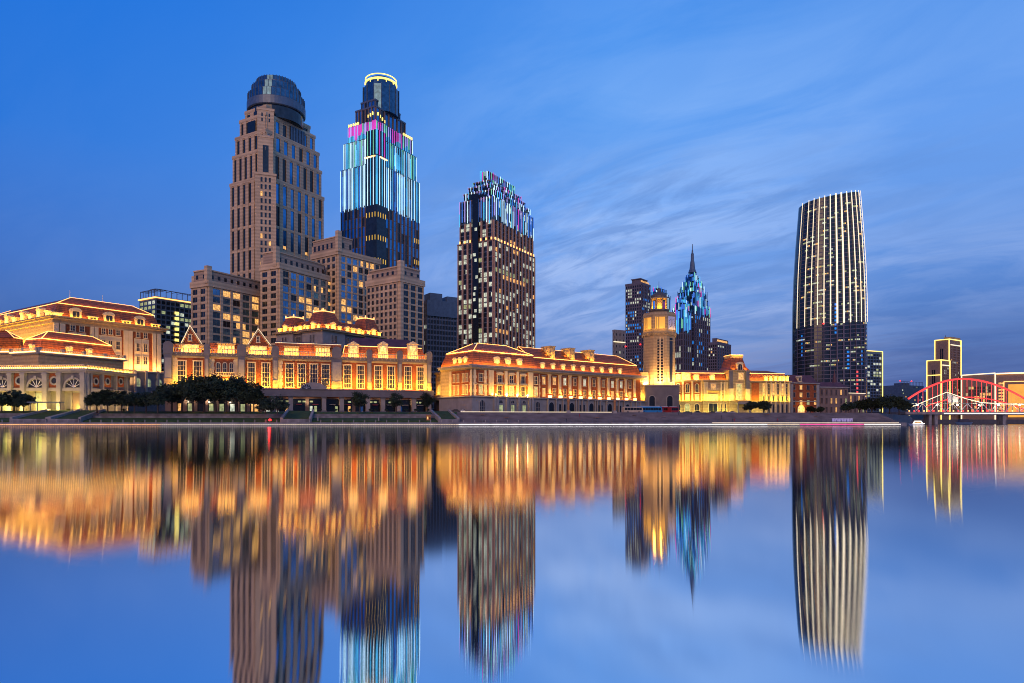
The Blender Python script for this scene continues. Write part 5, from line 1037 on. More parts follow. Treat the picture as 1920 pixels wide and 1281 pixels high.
def led_tower(px, Y, th, pl, pr, tiers, name, label, wallm, nR, nL, py_led, rows, mats, spire=None):
    B = Blk(px, Y, th, pl, pr); rt = B.root(name, label, 'tower'); core = MB(); wall = MB(); pn = []; leds = []; z0 = GZ; zl = Z(py_led, Y)
    for k, (a, py) in enumerate(tiers):
        zt = Z(py, Y); A = (a*B.Lr, a*B.Lr, a*B.Ll, a*B.Ll); core.prism(B.rect(*A), z0, zt, 'black_glass'); fr, fl = B.faces(*A)
        for fc, n in ((fr, nR), (fl, nL)):
            n = max(2, int(n*(1-2*a)+0.5))
            if k == 0: tower_face(wall, pn, fc, 0, fc.L, GZ+8, min(zt, zl), n, rows, fc.L/n*0.42, 1.2, 0.8, 0.4, wallm, mats)
            lo = max(z0, zl) if k == 0 else z0
            if zt > zl:
                n2 = n*2
                for i in range(n2+1):
                    s = fc.L*i/n2; q = MB(); z_ = lo-random.uniform(0, 8); b_ = zt+random.uniform(-3, 3); w2 = random.choice([0.25, 0.35, 0.5])
                    while z_ < b_-1: e_ = min(b_, z_+random.uniform(8, 22)); q.fbox(fc, s-w2, s+w2, 0.9, 1.4, z_, e_, random.choices(['led_cyan', 'led_ice', 'led_blue', 'led_green', 'led_magenta', 'blue_glass'], [2.5, 1.3, 4, 1.0, 0.7, 6])[0]); z_ = e_
                    leds.append(q)
        z0 = zt
    core.build('wall', rt); wall.build('pier_grid', rt); capped('light_strip', leds, rt, 100); capped('window', pn, rt, 60)
    if spire:
        c = B.pt(B.Lr/2, B.Ll/2); m = MB(); m.lathe(c[0], c[1], [(w_/2/F*c[1], Z(py, c[1])) for w_, py in spire], 'slate_panel', 10); m.build('spire', rt)
    return B, rt
led_tower(1236, 900, 40, 1216, 1256, [(0, 552), (0.1, 545), (0.2, 538)], 'rounded_tower', 'colourful light covered tower standing behind the clock tower lantern', 'mauve_stone', 4, 5, 625, 20, BL)
B, rt = led_tower(1281, 800, 40, 1262, 1295, [(0, 580), (0.16, 566), (0.28, 556)], 'lower_spire_tower', 'lower light covered tower joined to the left of the spired skyscraper', 'mauve_stone', 4, 5, 614, 14, DK)
B, rt = led_tower(1302, 850, 42, 1265, 1331, [(0, 572), (0.05, 556), (0.10, 544), (0.16, 533), (0.23, 523), (0.31, 513), (0.38, 507)], 'spired_skyscraper', 'blue light covered skyscraper with a stepped crown and a tall thin spire', 'mauve_stone', 8, 8, 582, 24, (('black_glass', .6), ('dark_glass', .2), ('cool_window', .06), ('blue_window', .14)), spire=[(16, 512), (11, 505), (9.5, 500), (8, 492), (6.2, 488), (5.4, 476), (3.4, 475), (2.6, 470), (1.6, 469), (1.2, 458)])
m = MB(); m.fbox(B.FL, 2, B.Ll-1, 1.3, 1.8, Z(590, 830)-1, Z(590, 830)+1, 'led_ice'); m.build('light_row', rt)
B, rt, z1 = plain(1345, 700, 40, 1327, 1371, 641, 'brown_apartment_tower', 'short dark brown apartment tower right of the spired skyscraper', 'mauve_stone', 6, 4, 22, DK, 0.35, 0.4)
m = MB(); m.prism(B.rect(2, 3, 2, 4), z1, z1+4.2, 'mauve_stone'); m.build('roof_block', rt)
m = MB(); m.fbox(B.FR, 4, B.Lr-6, -2, -1.8, z1+1, z1+3, 'warm_window'); m.build('roof_window', rt)

# ---- curved tower with light fins
rt = thing('curved_tower', 'curved dark glass skyscraper with tall white light fins and a slanting top', 'tower', (X(1553.5, 700), 700, GZ))
cx, cy = rt.location.x, 700.0
wpx = [(793, 67.5), (700, 67.6), (610, 67.2), (560, 66.5), (500, 64.5), (440, 61.0), (400, 58.0), (350, 54.2)]
def hw_at(z):
    py = HZ-(z-CH)*F/670.0
    for (p0, w0), (p1, w1) in zip(wpx, wpx[1:]):
        if p1 <= py <= p0: t = (p0-py)/(p0-p1); return (w0+(w1-w0)*t)/F*655
    return (wpx[-1][1] if py < 350 else wpx[0][1])/F*655
def tp(a, z, off=0.0):
    w_ = hw_at(z)+off; d_ = 25*(hw_at(z)/hw_at(10))+off; ca, sa = math.cos(a), math.sin(a); e = 0.72
    return (cx+w_*math.copysign(abs(ca)**e, ca), cy-d_*math.copysign(abs(sa)**e, sa), z)
def ztop(x): return Z(373, 675)+(x-(cx-33))/(66)*((Z(350, 675)-Z(373, 675)))
N = 48; zsl = [GZ+(ztop(cx)-GZ)*i/56 for i in range(57)]
vs = []; fs = []
for k, z in enumerate(zsl):
    for i in range(N):
        p = tp(2*math.pi*i/N, z); zz_ = GZ+(z-GZ)*(ztop(p[0])-GZ)/(ztop(cx)-GZ); vs.append((p[0], p[1], zz_))
m = MB(); m.add(vs, [(k*N+i, k*N+(i+1) % N, (k+1)*N+(i+1) % N, (k+1)*N+i) for k in range(56) for i in range(N)]+[tuple(range(56*N, 57*N))], 'dark_glass'); m.build('wall', rt)
zf = Z(606, 675); pn = []; bd = MB()
def warp(p): return (p[0], p[1], GZ+(p[2]-GZ)*(ztop(p[0])-GZ)/(ztop(cx)-GZ))
def patch(m, a0, a1, z0, z1, off, mt):
    v = [warp(tp(a0, z0, off)), warp(tp(a1, z0, off)), warp(tp(a1, z1, off)), warp(tp(a0, z1, off)), warp(tp(a0, z0, off-0.3)), warp(tp(a1, z0, off-0.3)), warp(tp(a1, z1, off-0.3)), warp(tp(a0, z1, off-0.3))]
    m.add(v, [(0, 1, 2, 3), (4, 7, 6, 5), (0, 4, 5, 1), (1, 5, 6, 2), (2, 6, 7, 3), (3, 7, 4, 0)], mt)
nf = 13; dz = zsl[1]-zsl[0]
def ax(t):      # even spacing in x along the curved front
    u_ = max(-1, min(1, 2*t-1)); return math.acos(math.copysign(abs(u_)**(1/0.72), u_))
def ang(t):      # even spacing along the front from left (pi) to right (0)
    return math.pi*(1-t)
fin = []; rot = 0.06
for i in range(nf+1):
    x_ = i/nf; a = ax(0.004+0.992*(0.6*x_+0.4*(0.5-0.5*math.cos(math.pi*x_)))); da = 0.0125; q = MB(); nz_ = 14; zt_ = zsl[-1]+1.2; zf_ = zf-(0 if 0 < i else 0)
    for k in range(nz_): patch(q, a-da, a+da, zf+(zt_-zf)*k/nz_, zf+(zt_-zf)*(k+1)/nz_, 1.3, 'led_soft')
    o = q.build('light_fin', rt)
    q = MB()
    for k in range(6): patch(q, a-0.01, a+0.01, GZ+(zf-GZ)*k/6, GZ+(zf-GZ)*(k+1)/6, 0.7, 'mauve_stone')
    q.build('fin', rt)
m = MB()
for k in range(0, 56):
    z = zsl[k]
    for i in range(N//2): patch(m, math.pi*i/(N//2), math.pi*(i+1)/(N//2), z-0.35, z+0.35, 0.25, 'mauve_stone')
m.build('floor_bands', rt)
rowp = {}
for k in range(2, 55):
    z = zsl[k]; low = z < zf; p_ = 0.05 if low else 0.055; p_ *= random.choice([0.1, 0.4, 1, 2.2]); i = 0
    while i < 60:
        if random.random() < p_:
            n_ = random.randint(2, 7)
            for j in range(i, min(60, i+n_)): q = MB(); patch(q, ax((j+0.08)/60), ax((j+0.92)/60), z+0.9, z+2.3, 0.12, random.choices(['cool_window', 'green_window', 'warm_window'], [3, 4, 2])[0]); pn.append(q)
            i += n_
        i += 1
for a0, k0, k1, mt in ((2.72, 16, 22, 'blue_window'), (1.42, 12, 17, 'blue_window'), (0.95, 13, 17, 'blue_window'), (1.15, 6, 12, 'led_red'), (1.6, 21, 29, 'blue_window')):
    for k in range(k0, k1): q = MB(); patch(q, a0, a0+0.05, zsl[k]+0.6, zsl[k]+2.6, 0.35, mt if random.random() < 0.8 else 'led_blue'); pn.append(q)
capped('window', pn, rt)
for px, py in ((1544, 607),):
    q = MB(); q.lathe(X(px, 672), 672, [(0.2, Z(py, 672)-0.9), (0.9, Z(py, 672)), (0.2, Z(py, 672)+0.9)], 'red_light', 8); q.build('warning_lamp', rt)
B, rt, z1 = plain(1620, 760, 66, 1612, 1654, 658, 'glass_annex', 'dark annex block outlined in yellow light, right of the curved tower', 'slate_panel', 6, 2, 20, (('black_glass', .75), ('dark_glass', .12), ('cool_window', .08), ('green_window', .05)), 0.2, 0.3, cat='office block')
strip(rt, [B.FR.P(0, 0.6, z1+0.3), B.FR.P(B.Lr, 0.6, z1+0.3), B.FR.P(B.Lr, 0.6, GZ)], 0.45, 'led_yellow')

# ---- far low blocks and the right bank
rnd = [(1668, 1180, 1699, 727), (1690, 1100, 1732, 722), (1655, 1300, 1676, 734), (1706, 1250, 1750, 734)]
for i, (a, Y, c, py) in enumerate(rnd):
    f = line_face(a, Y, c, Y+30); rt = thing('far_block', ['far low hazy blue block just left of the red arch foot', 'far wide block with fenced flat roof and red lamps, left of the arch', 'farthest small block between the annex tower and the bridge trees', 'far low block seen through the left end of the red arch'][i], 'building', (*f.p(0, 0), GZ)); z1 = Z(py, Y); m = MB(); m.fbox(f, 0, f.L, -25, 0, GZ, z1, 'slate_panel'); m.fbox(f, f.L*0.2, f.L*0.5, -20, -5, z1, z1+4, 'slate_panel'); m.build('wall', rt)
    q = []
    for k in range(18): b = MB(); s = random.uniform(2, f.L-4); zz_ = GZ+6+random.randint(0, 9)*(z1-GZ-10)/9; b.fbox(f, s, s+2.2, 0, 0.2, zz_, zz_+2, random.choice(['cool_window', 'green_window', 'warm_window', 'dark_glass'])); q.append(b)
    capped('window', q, rt)
    if i == 1:
        m = MB()
        for k in range(16): m.bar(f.P(f.L*k/15, -2, z1), f.P(f.L*k/15, -2, z1+6), 0.25, 'grey_metal')
        m.bar(f.P(0, -2, z1+6), f.P(f.L, -2, z1+6), 0.3, 'grey_metal'); m.build('roof_fence', rt)
        for s in (0, f.L*0.5): m = MB(); m.lathe(*f.p(s, -2), [(0.3, z1+6), (1.2, z1+7), (0.3, z1+8)], 'red_light', 8); m.build('warning_lamp', rt)
def outlined(px, Y, th, pl, pr, py, label, wallR, cols, rows, leftplain=True, mats=DK):
    B = Blk(px, Y, th, pl, pr); rt = B.root('outlined_tower', label, 'tower', None); z1 = Z(py, Y); m = MB(); m.prism(B.rect(), GZ, z1, 'brown_stone'); m.build('wall', rt)
    w = MB(); pn = []; tower_face(w, pn, B.FR, B.Lr*0.12, B.Lr*0.95, GZ+6, z1-10, cols, rows, B.Lr/cols*0.3, 1.4, 0.8, 0.5, wallR, mats); w.build('pier_grid', rt); capped('window', pn, rt, 60)
    for s in (0.42, 0.55): m = MB(); m.fbox(B.FL, B.Ll*s, B.Ll*s+1.6, 0, 0.2, z1-60 if z1 > 100 else z1-38, z1-14, 'black_glass'); m.build('slot_window', rt)
    strip(rt, [B.FL.P(B.Ll, 0.5, GZ), B.FL.P(B.Ll, 0.5, z1), B.FL.P(0, 0.5, z1), B.FL.P(0, 0.5, GZ)], 0.75, 'led_yellow'); strip(rt, [B.FL.P(0, 0.7, z1), B.FR.P(B.Lr, 0.7, z1), B.FR.P(B.Lr, 0.7, GZ)], 0.75, 'led_yellow')
    return B, rt, z1
B, rt, z1 = outlined(1780, 1050, 55, 1753, 1801, 636, 'taller of the two stone towers outlined in yellow light beyond the bridge', 'brown_stone', 7, 28)
m = MB(); m.fbox(B.FR, 4, B.Lr, -10, 1.2, z1-9, z1-7.8, 'led_soft'); m.fbox(B.FR, 5, B.Lr-1, -10, 0.2, z1, z1+4, 'cream_stone'); m.build('roof_block', rt); m = MB(); m.bar(B.FL.P(8, -6, z1), B.FL.P(8, -6, z1+7), 0.4, 'grey_metal'); m.bar(B.FL.P(6, -6, z1+4), B.FL.P(10, -6, z1+4), 0.3, 'grey_metal'); m.build('mast', rt)
B, rt, z1 = outlined(1765, 1000, 55, 1738, 1780, 675, 'shorter of the two stone towers outlined in yellow light beyond the bridge', 'brown_stone', 5, 20)
m = MB(); m.fbox(B.FL, 0, B.Ll, 0.3, 1.0, Z(703, 1000)-0.6, Z(703, 1000)+0.6, 'led_yellow'); m.fbox(B.FR, 3, B.Lr, -8, 1.2, z1-8, z1-6.8, 'led_soft'); m.build('light_strip', rt)
f = line_face(1802, 1060, 1990, 1000); rt = thing('wide_palace_block', 'wide block with large lit bays framed in white light, right edge beyond the bridge', 'building', (*f.p(0, 0), GZ)); z1 = f.z(704, 1802); zz1 = f.z(701, 1868)
m = MB(); m.fbox(f, 0, f.s(1868), -30, 0, GZ, z1, 'brown_stone'); m.fbox(f, f.s(1868), f.L, -30, 1.0, GZ, zz1, 'brown_stone'); m.build('wall', rt)
strip(rt, [f.P(0.5, 0.6, GZ), f.P(0.5, 0.6, z1), f.P(f.s(1866), 0.6, z1+2), f.P(f.s(1866), 0.6, GZ)], 0.9, 'led_soft'); strip(rt, [f.P(f.s(1868), 1.6, zz1), f.P(f.L, 1.6, zz1)], 1.0, 'led_hot')
q = []
for j in range(9):
    for i in range(9):
        b = MB(); s = f.s(1811)+(f.s(1859)-f.s(1811))*i/9; b.fbox(f, s, s+(f.s(1859)-f.s(1811))/9-1.0, 0, 0.2, GZ+8+j*4.9, GZ+12+j*4.9, random.choices(['black_glass', 'warm_window', 'dark_glass', 'green_window'], [4, 1.4, 2, 0.6])[0]); q.append(b)
for j in range(11): b = MB(); b.fbox(f, f.s(1872), f.s(1882), 1, 1.3, GZ+6+j*4.8, GZ+8.6+j*4.8, 'warm_window'); q.append(b)
capped('window', q, rt)
m = MB(); m.fbox(f, f.s(1883), f.L, 1.0, 1.4, GZ+4, f.z(716, 1883), 'brown_stone'); m.fbox(f, f.s(1890), f.L, 1.4, 1.8, GZ+4, f.z(721, 1890), 'gold_panel'); m.build('lit_bay', rt)
strip(rt, [f.P(f.s(1882), 1.7, GZ), f.P(f.s(1882), 1.7, f.z(716, 1883)), f.P(f.L, 1.7, f.z(716, 1883))], 0.5, 'led_warm')

# ================================================================== BRIDGE
rt = thing('arch_bridge', 'river bridge with a red lit arch and white lit trusses, at the right edge', 'bridge', (X(1800, 700), 700, 0))
Yb = 690.0
def arch_pts(p0, p1, pk, ykpx, y0px, y1px, Y, n=28):
    pts = []
    for i in range(n+1):
        t = i/n; px = p0+(p1-p0)*t; u_ = (px-pk)/((p0-pk) if px < pk else (p1-pk)); py = ykpx+((y0px if px < pk else y1px)-ykpx)*abs(u_)**1.9; pts.append((X(px, Y), Y, Z(py, Y)))
    return pts
AP = arch_pts(1703, 1960, 1805, 710.5, 748, 775, Yb); m = MB(); m.poly_bar(AP, 0.8, 'arch_red', 8); m.build('arch', rt)
A2 = arch_pts(1735, 1930, 1815, 745, 763, 772, Yb+45); m = MB(); m.poly_bar(A2, 0.5, 'arch_red', 8); m.build('arch', rt)
zdk = Z(772.5, Yb)
for i in range(2, 27):
    p = AP[i]; m = MB(); m.bar(p, (p[0], p[1], zdk), 0.16, 'led_red'); m.build('hanger', rt)
m = MB(); xa, xb = X(1690, Yb), X(1990, Yb); m.add([], [], 'quay_stone')
def xbox(m, x0, x1, y0, y1, z0, z1, mt): m.prism([(x0, y0), (x1, y0), (x1, y1), (x0, y1)], z0, z1, mt)
xbox(m, xa, xb, Yb-6, Yb+40, zdk-2.6, zdk, 'quay_stone'); m.build('deck', rt)
m = MB(); xbox(m, X(1763, Yb), xb, Yb-6.6, Yb-6.1, Z(775.5, Yb)-0.45, Z(775.5, Yb)+0.35, 'led_white'); m.build('deck_light', rt)
TP = [(1700, 768), (1712, 762), (1775, 735.5), (1812, 748), (1840, 755), (1880, 757.5), (1960, 759)]; TP = [(X(a, Yb-4), Yb-4, Z(b, Yb-4)) for a, b in TP]
m = MB(); m.poly_bar(TP, 0.3, 'led_soft', 6); m.build('top_chord', rt)
def tz(x):
    for a, b in zip(TP, TP[1:]):
        if a[0] <= x <= b[0]: return a[2]+(b[2]-a[2])*(x-a[0])/(b[0]-a[0])
    return TP[-1][2]
px = 1716
prev = None; k = 0
while px < 1930:
    x = X(px, Yb-4); m = MB(); m.bar((x, Yb-4, zdk), (x, Yb-4, tz(x)), 0.32, 'teal_steel'); m.build('truss_post', rt)
    if prev is not None:
        m = MB(); zt_ = min(tz(x), Z(757, Yb)); zt0 = min(tz(prev), Z(757, Yb)); m.bar((prev, Yb-4, zdk if k % 2 else zt0), (x, Yb-4, zt_ if k % 2 else zdk), 0.28, 'sail_white'); m.build('truss_brace', rt)
    prev = x; k += 1; px += 14
m = MB(); m.bar((X(1706, Yb-4), Yb-4, Z(757, Yb)), (X(1960, Yb-4), Yb-4, Z(757, Yb)), 0.25, 'teal_steel'); m.build('middle_chord', rt)
m = MB(); P_ = lambda a, b: (X(a, Yb-3), Z(b, Yb-3)); fcb = Face((0, Yb-3), (1, 0), (0, -1)); m.fpoly(fcb, [P_(1778, 755), P_(1797, 755), P_(1797, 745), P_(1776, 737.5)], -0.4, 0, 'sail_white'); m.build('sail_panel', rt)
for px in (1720, 1757, 1795, 1836, 1872, 1912):
    x = X(px, Yb-7); m = MB(); m.bar((x, Yb-7, zdk), (x, Yb-7, Z(761, Yb)), 0.18, 'grey_metal'); m.lathe(x, Yb-7, [(0.4, Z(761, Yb)), (0.95, Z(760, Yb)), (0.4, Z(758.7, Yb))], 'flood_lens', 8); m.build('street_light', rt)
    point_light((x, Yb-9, Z(760, Yb)), 900, (1, 0.75, 0.45), 0.5)
for k in range(24):
    px = 1704+k*9.2; m = MB(); x = X(px, Yb-6); m.fbox(fcb, x-0.5, x+0.5, 3.5, 4.1, zdk+0.2, zdk+1.6, 'led_red' if k % 3 else 'led_warm'); m.build('parapet_lamp', rt)
for px in (1741, 1752, 1880):
    x = X(px, Yb); m = MB(); xbox(m, x-1.6, x+1.6, Yb-3, Yb+6, -1, zdk-2.6, 'quay_stone'); m.build('pier', rt)

# ================================================================== EMBANKMENT DETAIL
def ramp_stair(pa, pb, ta, tb, name, label, skew=0):
    """grass slope between two stone parapets, running down from the terrace to the quay"""
    t0, t1 = 3.6, 19.5; z0_, z1_ = 2.3, 6.1
    def pos(px, t):
        fc = QF.off(-t); return fc.p(fc.s(px))
    a0, b0 = pos(pa, t0), pos(pb, t0); a1, b1 = pos(ta, t1), pos(tb, t1)
    rt = thing(name, label, 'ramp', (a0[0], a0[1], 1.35), math.atan2(qu.y, qu.x))
    m = MB(); m.loft([a0, b0, b1, a1], [z0_-0.15, z0_-0.15, z1_-0.25, z1_-0.25], [a0, b0, b1, a1], [z0_, z0_, z1_-0.1, z1_-0.1], 'grass'); m.build('grass_slope', rt)
    m = MB(); ll = Vector(b0)-Vector(a0); q = ll.normalized()*0.9; nrm = Vector((qu.y, -qu.x))*0.8
    m.loft([tuple(Vector(a0)+nrm), tuple(Vector(b0)+nrm), b0, a0], 0.2, [tuple(Vector(a0)+nrm), tuple(Vector(b0)+nrm), b0, a0], z0_+0.35, 'quay_stone'); m.build('front_wall', rt)
    for p0, p1, sg in ((a0, a1, 1), (b0, b1, -1)):
        p0v, p1v = Vector(p0), Vector(p1); qq = q*sg; P4 = [tuple(p0v-qq*0.4), tuple(p0v+qq*0.6), tuple(p1v+qq*0.6), tuple(p1v-qq*0.4)]
        m = MB(); m.loft(P4, [0.2, 0.2, 1, 1], P4, [z0_+0.9, z0_+0.9, z1_+0.55, z1_+0.55], 'pale_stone'); m.build('parapet', rt)
ramp_stair(527, 582, 540, 588, 'grass_ramp', 'grass ramp between pale parapets in front of the fan pediment entrance')
ramp_stair(824, 860, 808, 842, 'grass_ramp', 'grass ramp between pale parapets at the gap left of the arcaded hall')
ramp_stair(20, 88, 92, 152, 'grass_ramp', 'left grass ramp of the slanting pair below the colonnaded pavilion')
ramp_stair(92, 150, 152, 196, 'grass_ramp', 'right grass ramp of the slanting pair below the colonnaded pavilion')
# bollards along the quay edge
bol = MB(); p = QF.P(0, -0.9, 1.35); bol.lathe(p[0], p[1], [(0.22, 1.35), (0.2, 1.5), (0.16, 1.6), (0.16, 2.05), (0.24, 2.1), (0.22, 2.25), (0.08, 2.32)], 'pale_stone', 8)
b0 = bol.build('bollard'); rebase(b0, p); pxs = [4+k*20.6 for k in range(48)]
wd = ['below the left pavilions', 'below the trees', 'below the gabled building', 'below the arcaded hall']
for k, px in enumerate(pxs):
    o = b0 if k == 0 else b0.copy()
    if k: col.objects.link(o)
    fc = QF.off(-0.9); o.location = (*fc.p(fc.s(px)), 1.35)
    tag(o, 'pale stone bollard on the quay edge '+wd[0 if px < 300 else 1 if px < 500 else 2 if px < 810 else 3], 'bollard', 'bollards '+wd[0 if px < 300 else 1 if px < 500 else 2 if px < 810 else 3])
# strings of small lamps on the quay face
def bulbs(pa, pb, lab, mt, n):
    s0, s1 = QF.s(pa), QF.s(pb); rt = thing('lamp_string', lab, 'lights', QF.P(s0, 0.1, 0.55), math.atan2(qu.y, qu.x)); m = MB(); m.bar(QF.P(s0, 0.08, 0.5), QF.P(s1, 0.08, 0.5), 0.03, 'rubber'); m.build('cable', rt)
    it = []
    for k in range(n): q = MB(); s = s0+(s1-s0)*(k+0.5)/n; q.lathe(*QF.p(s, 0.12), [(0.05, 0.4), (0.16, 0.48), (0.16, 0.6), (0.05, 0.68)], mt, 6); it.append(q)
    capped('bulb', it, rt)
bulbs(-6, 300, 'string of small warm lamps along the quay foot below the left pavilions', 'led_warm', 95)
bulbs(300, 860, 'string of small pale lamps along the quay foot below the gabled building', 'led_soft', 170)
for pa, pb, mt, lab in ((860, 1440, 'led_white', 'unbroken white light line along the quay foot below the arcaded hall'), (1440, 1500, 'led_soft', 'pale light line along the quay foot below the brick building'), (1500, 1620, 'trail_pink', 'magenta boat light trail built as a line along the quay foot below the curved tower'), (1620, 1690, 'led_white', 'short white light line at the right end of the quay')):  # includes a passing boat's light trail, mainly the magenta, built as glowing lines
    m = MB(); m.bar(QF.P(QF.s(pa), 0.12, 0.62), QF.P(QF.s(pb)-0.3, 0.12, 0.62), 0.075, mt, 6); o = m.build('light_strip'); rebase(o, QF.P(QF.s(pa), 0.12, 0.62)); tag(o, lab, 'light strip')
m = MB(); m.bar(QF.P(QF.s(1335), 0.12, 1.2), QF.P(QF.s(1685), 0.12, 1.2), 0.07, 'led_soft', 6); o = m.build('light_strip'); rebase(o, QF.P(QF.s(1335), 0.12, 1.2)); tag(o, 'thin upper white light line above the pink and magenta lines', 'light strip')
# low railing along the right half of the quay
for pa, pb, lab in ((884, 1200, 'low metal railing on the quay below the arcaded hall'), (1216, 1480, 'low metal railing on the quay below the golden building'), (1484, 1688, 'low metal railing on the quay below the curved tower')):
    fr_ = QF.off(-3.6); s0, s1 = fr_.s(pa), fr_.s(pb); rt = thing('railing', lab, 'railing', fr_.P(s0, 0, 1.4), math.atan2(qu.y, qu.x)); n = int((s1-s0)/2.2); m = MB(); m.fbox(fr_, s0, s1, -0.04, 0.04, 2.42, 2.5, 'grey_metal'); m.fbox(fr_, s0, s1, -0.03, 0.03, 1.95, 2.0, 'grey_metal'); m.build('rail', rt)
    for k in range(n+1): m = MB(); s = s0+(s1-s0)*k/n; m.fbox(fr_, s-0.06, s+0.06, -0.07, 0.07, 1.4, 2.55, 'slate_panel'); m.build('post', rt)
for k in range(7):
    fb_ = QF.off(-5.5); px = 1563+k*5.6; p = fb_.P(fb_.s(px), 0, 1.75); m = MB(); s = fb_.s(px); m.fbox(fb_, s-0.5, s+0.5, -0.4, 0, 1.75, 3.0, 'lilac_panel'); m.fbox(fb_, s-0.58, s+0.58, -0.46, 0.06, 3.0, 3.12, 'white_metal'); o = m.build('planter_box'); rebase(o, p); tag(o, 'small lilac lit planter box on the steps below the curved tower', 'planter', 'lilac planter boxes')
for k, (px, t_) in enumerate(((905, 13), (950, 9), (1010, 15), (1120, 9), (1190, 13), (1245, 10), (1330, 15), (1410, 10), (1440, 14), (1530, 12))):
    fb_ = QF.off(-t_); zz_ = 1.75+(min(9, max(0, int((t_-6.0)/1.25)))+1)*0.385; s = fb_.s(px); p = fb_.P(s, 0, zz_); m = MB(); m.fbox(fb_, s-0.9, s+0.9, -0.5, 0, zz_+0.38, zz_+0.48, 'wood_orange'); m.fbox(fb_, s-0.8, s-0.65, -0.45, -0.05, zz_, zz_+0.38, 'grey_metal'); m.fbox(fb_, s+0.65, s+0.8, -0.45, -0.05, zz_, zz_+0.38, 'grey_metal'); o = m.build('bench'); rebase(o, p); tag(o, 'low wooden bench on the plaza steps', 'bench', 'benches on the plaza steps')
# red marker lamp
fc = QF.off(-1.5); p = fc.p(fc.s(506)); rt = thing('marker_lamp', 'red marker lamp glowing on the quay below the right end of the trees', 'lamp', (*p, 1.4)); m = MB(); m.bar((*p, 1.4), (*p, 1.9), 0.1, 'grey_metal', 8); m.build('post', rt); m = MB(); m.lathe(*p, [(0.2, 1.9), (0.55, 2.1), (0.55, 2.5), (0.2, 2.7)], 'red_light', 10); m.build('lamp', rt); point_light((p[0], p[1]-1.0, 2.3), 60, (1, 0.02, 0.02), 0.4, True)
# plaza columns
for px, lab in ((1066, 'left of the two carved stone lamp columns on the plaza'), (1153, 'right of the two carved stone lamp columns on the plaza')):
    fc = QF.off(-17); p = fc.p(fc.s(px)); rt = thing('lamp_column', lab, 'column', (*p, 5.3)); m = MB(); m.lathe(*p, [(1.1, 5.0), (1.1, 6.2), (0.7, 6.4)], 'pale_stone', 4, R(45)); m.build('plinth', rt); m = MB(); m.lathe(*p, [(0.42, 6.4), (0.42, 9.8), (0.6, 10.1), (0.6, 11.0), (0.3, 11.4), (0.1, 12.2)], 'wood_orange', 8); m.build('shaft', rt)
# small things on the quay: cabinet, posts, parasols
fc = QF.off(-6); p = fc.P(fc.s(804), 0, 1.9); m = MB(); m.fbox(fc, fc.s(799), fc.s(808), -1, 0, 1.9, 4.3, 'wood_orange'); m.fbox(fc, fc.s(798.4), fc.s(808.6), -1.2, 0.2, 4.3, 4.5, 'brown_stone'); m.fbox(fc, fc.s(801), fc.s(803), 0, 0.06, 2.6, 3.6, 'hot_window'); m.fbox(fc, fc.s(805), fc.s(807), 0, 0.06, 2.6, 3.4, 'black_glass'); o = m.build('ticket_kiosk'); rebase(o, p); tag(o, 'small orange kiosk on the lawn beside the right grass ramp', 'kiosk')
for px, lab in ((596, 'short pale post on the lawn just right of the middle grass ramp'), (710, 'short pale post on the lawn below the round trees')):
    fc = QF.off(-5.2); p = fc.P(fc.s(px), 0, 1.9); m = MB(); m.bar(p, (p[0], p[1], 3.4), 0.22, 'pale_stone', 8); m.bar((p[0], p[1], 3.4), (p[0], p[1], 3.55), 0.3, 'pale_stone', 8); o = m.build('post'); rebase(o, p); tag(o, lab, 'post')
# bus shelter roof below left pavilion
rt = thing('shelter', 'flat roofed shelter with slim posts, below the fan windows at left', 'shelter', (*line_face(50, 250, 110, 250).p(0, 0), 5.6)); fs_ = line_face(50, 250, 111, 250); m = MB(); m.fbox(fs_, 0, fs_.L, -3, 0, 8.6, 8.95, 'slate_panel'); m.build('roof', rt)
for px in (66, 108, 52): s = fs_.s(px); m = MB(); m.fbox(fs_, s-0.12, s+0.12, -1.5, -1.2, 5.6, 8.6, 'grey_metal'); m.build('post', rt)
# ================================================================== TREES
def leaf_mesh(blobs, n, size, seed, name):
    rg = random.Random(seed); m = MB(); clumps = []
    for (bx, by, bz, rx, ry, rz) in blobs:
        for _ in range(max(24, int(14*rx*rz/12))):
            while True:
                d = Vector((rg.uniform(-1, 1), rg.uniform(-1, 1), rg.uniform(-1, 1)))
                if 0.35 < d.length < 1.0: break
            clumps.append((bx+d.x*rx, by+d.y*ry, bz+d.z*rz, rg.uniform(0.5, 1.0)*min(rx, rz)*0.42, rg.random()))
    for i in range(n):
        c = rg.choice(clumps); v = Vector((rg.gauss(0, 1), rg.gauss(0, 1), rg.gauss(0, 0.8)))*c[3]*0.62; p = Vector(c[:3])+v
        a = Vector((rg.gauss(0, 1), rg.gauss(0, 1), rg.gauss(0, 0.6))).normalized(); b = a.orthogonal().normalized(); s = size*rg.uniform(0.6, 1.4)
        m.add([p-a*s, p+b*s*0.55, p+a*s, p-b*s*0.55], [(0, 1, 2, 3)], 'leaf_mid' if (c[4] > 0.62) else 'leaf_dark')
    return m
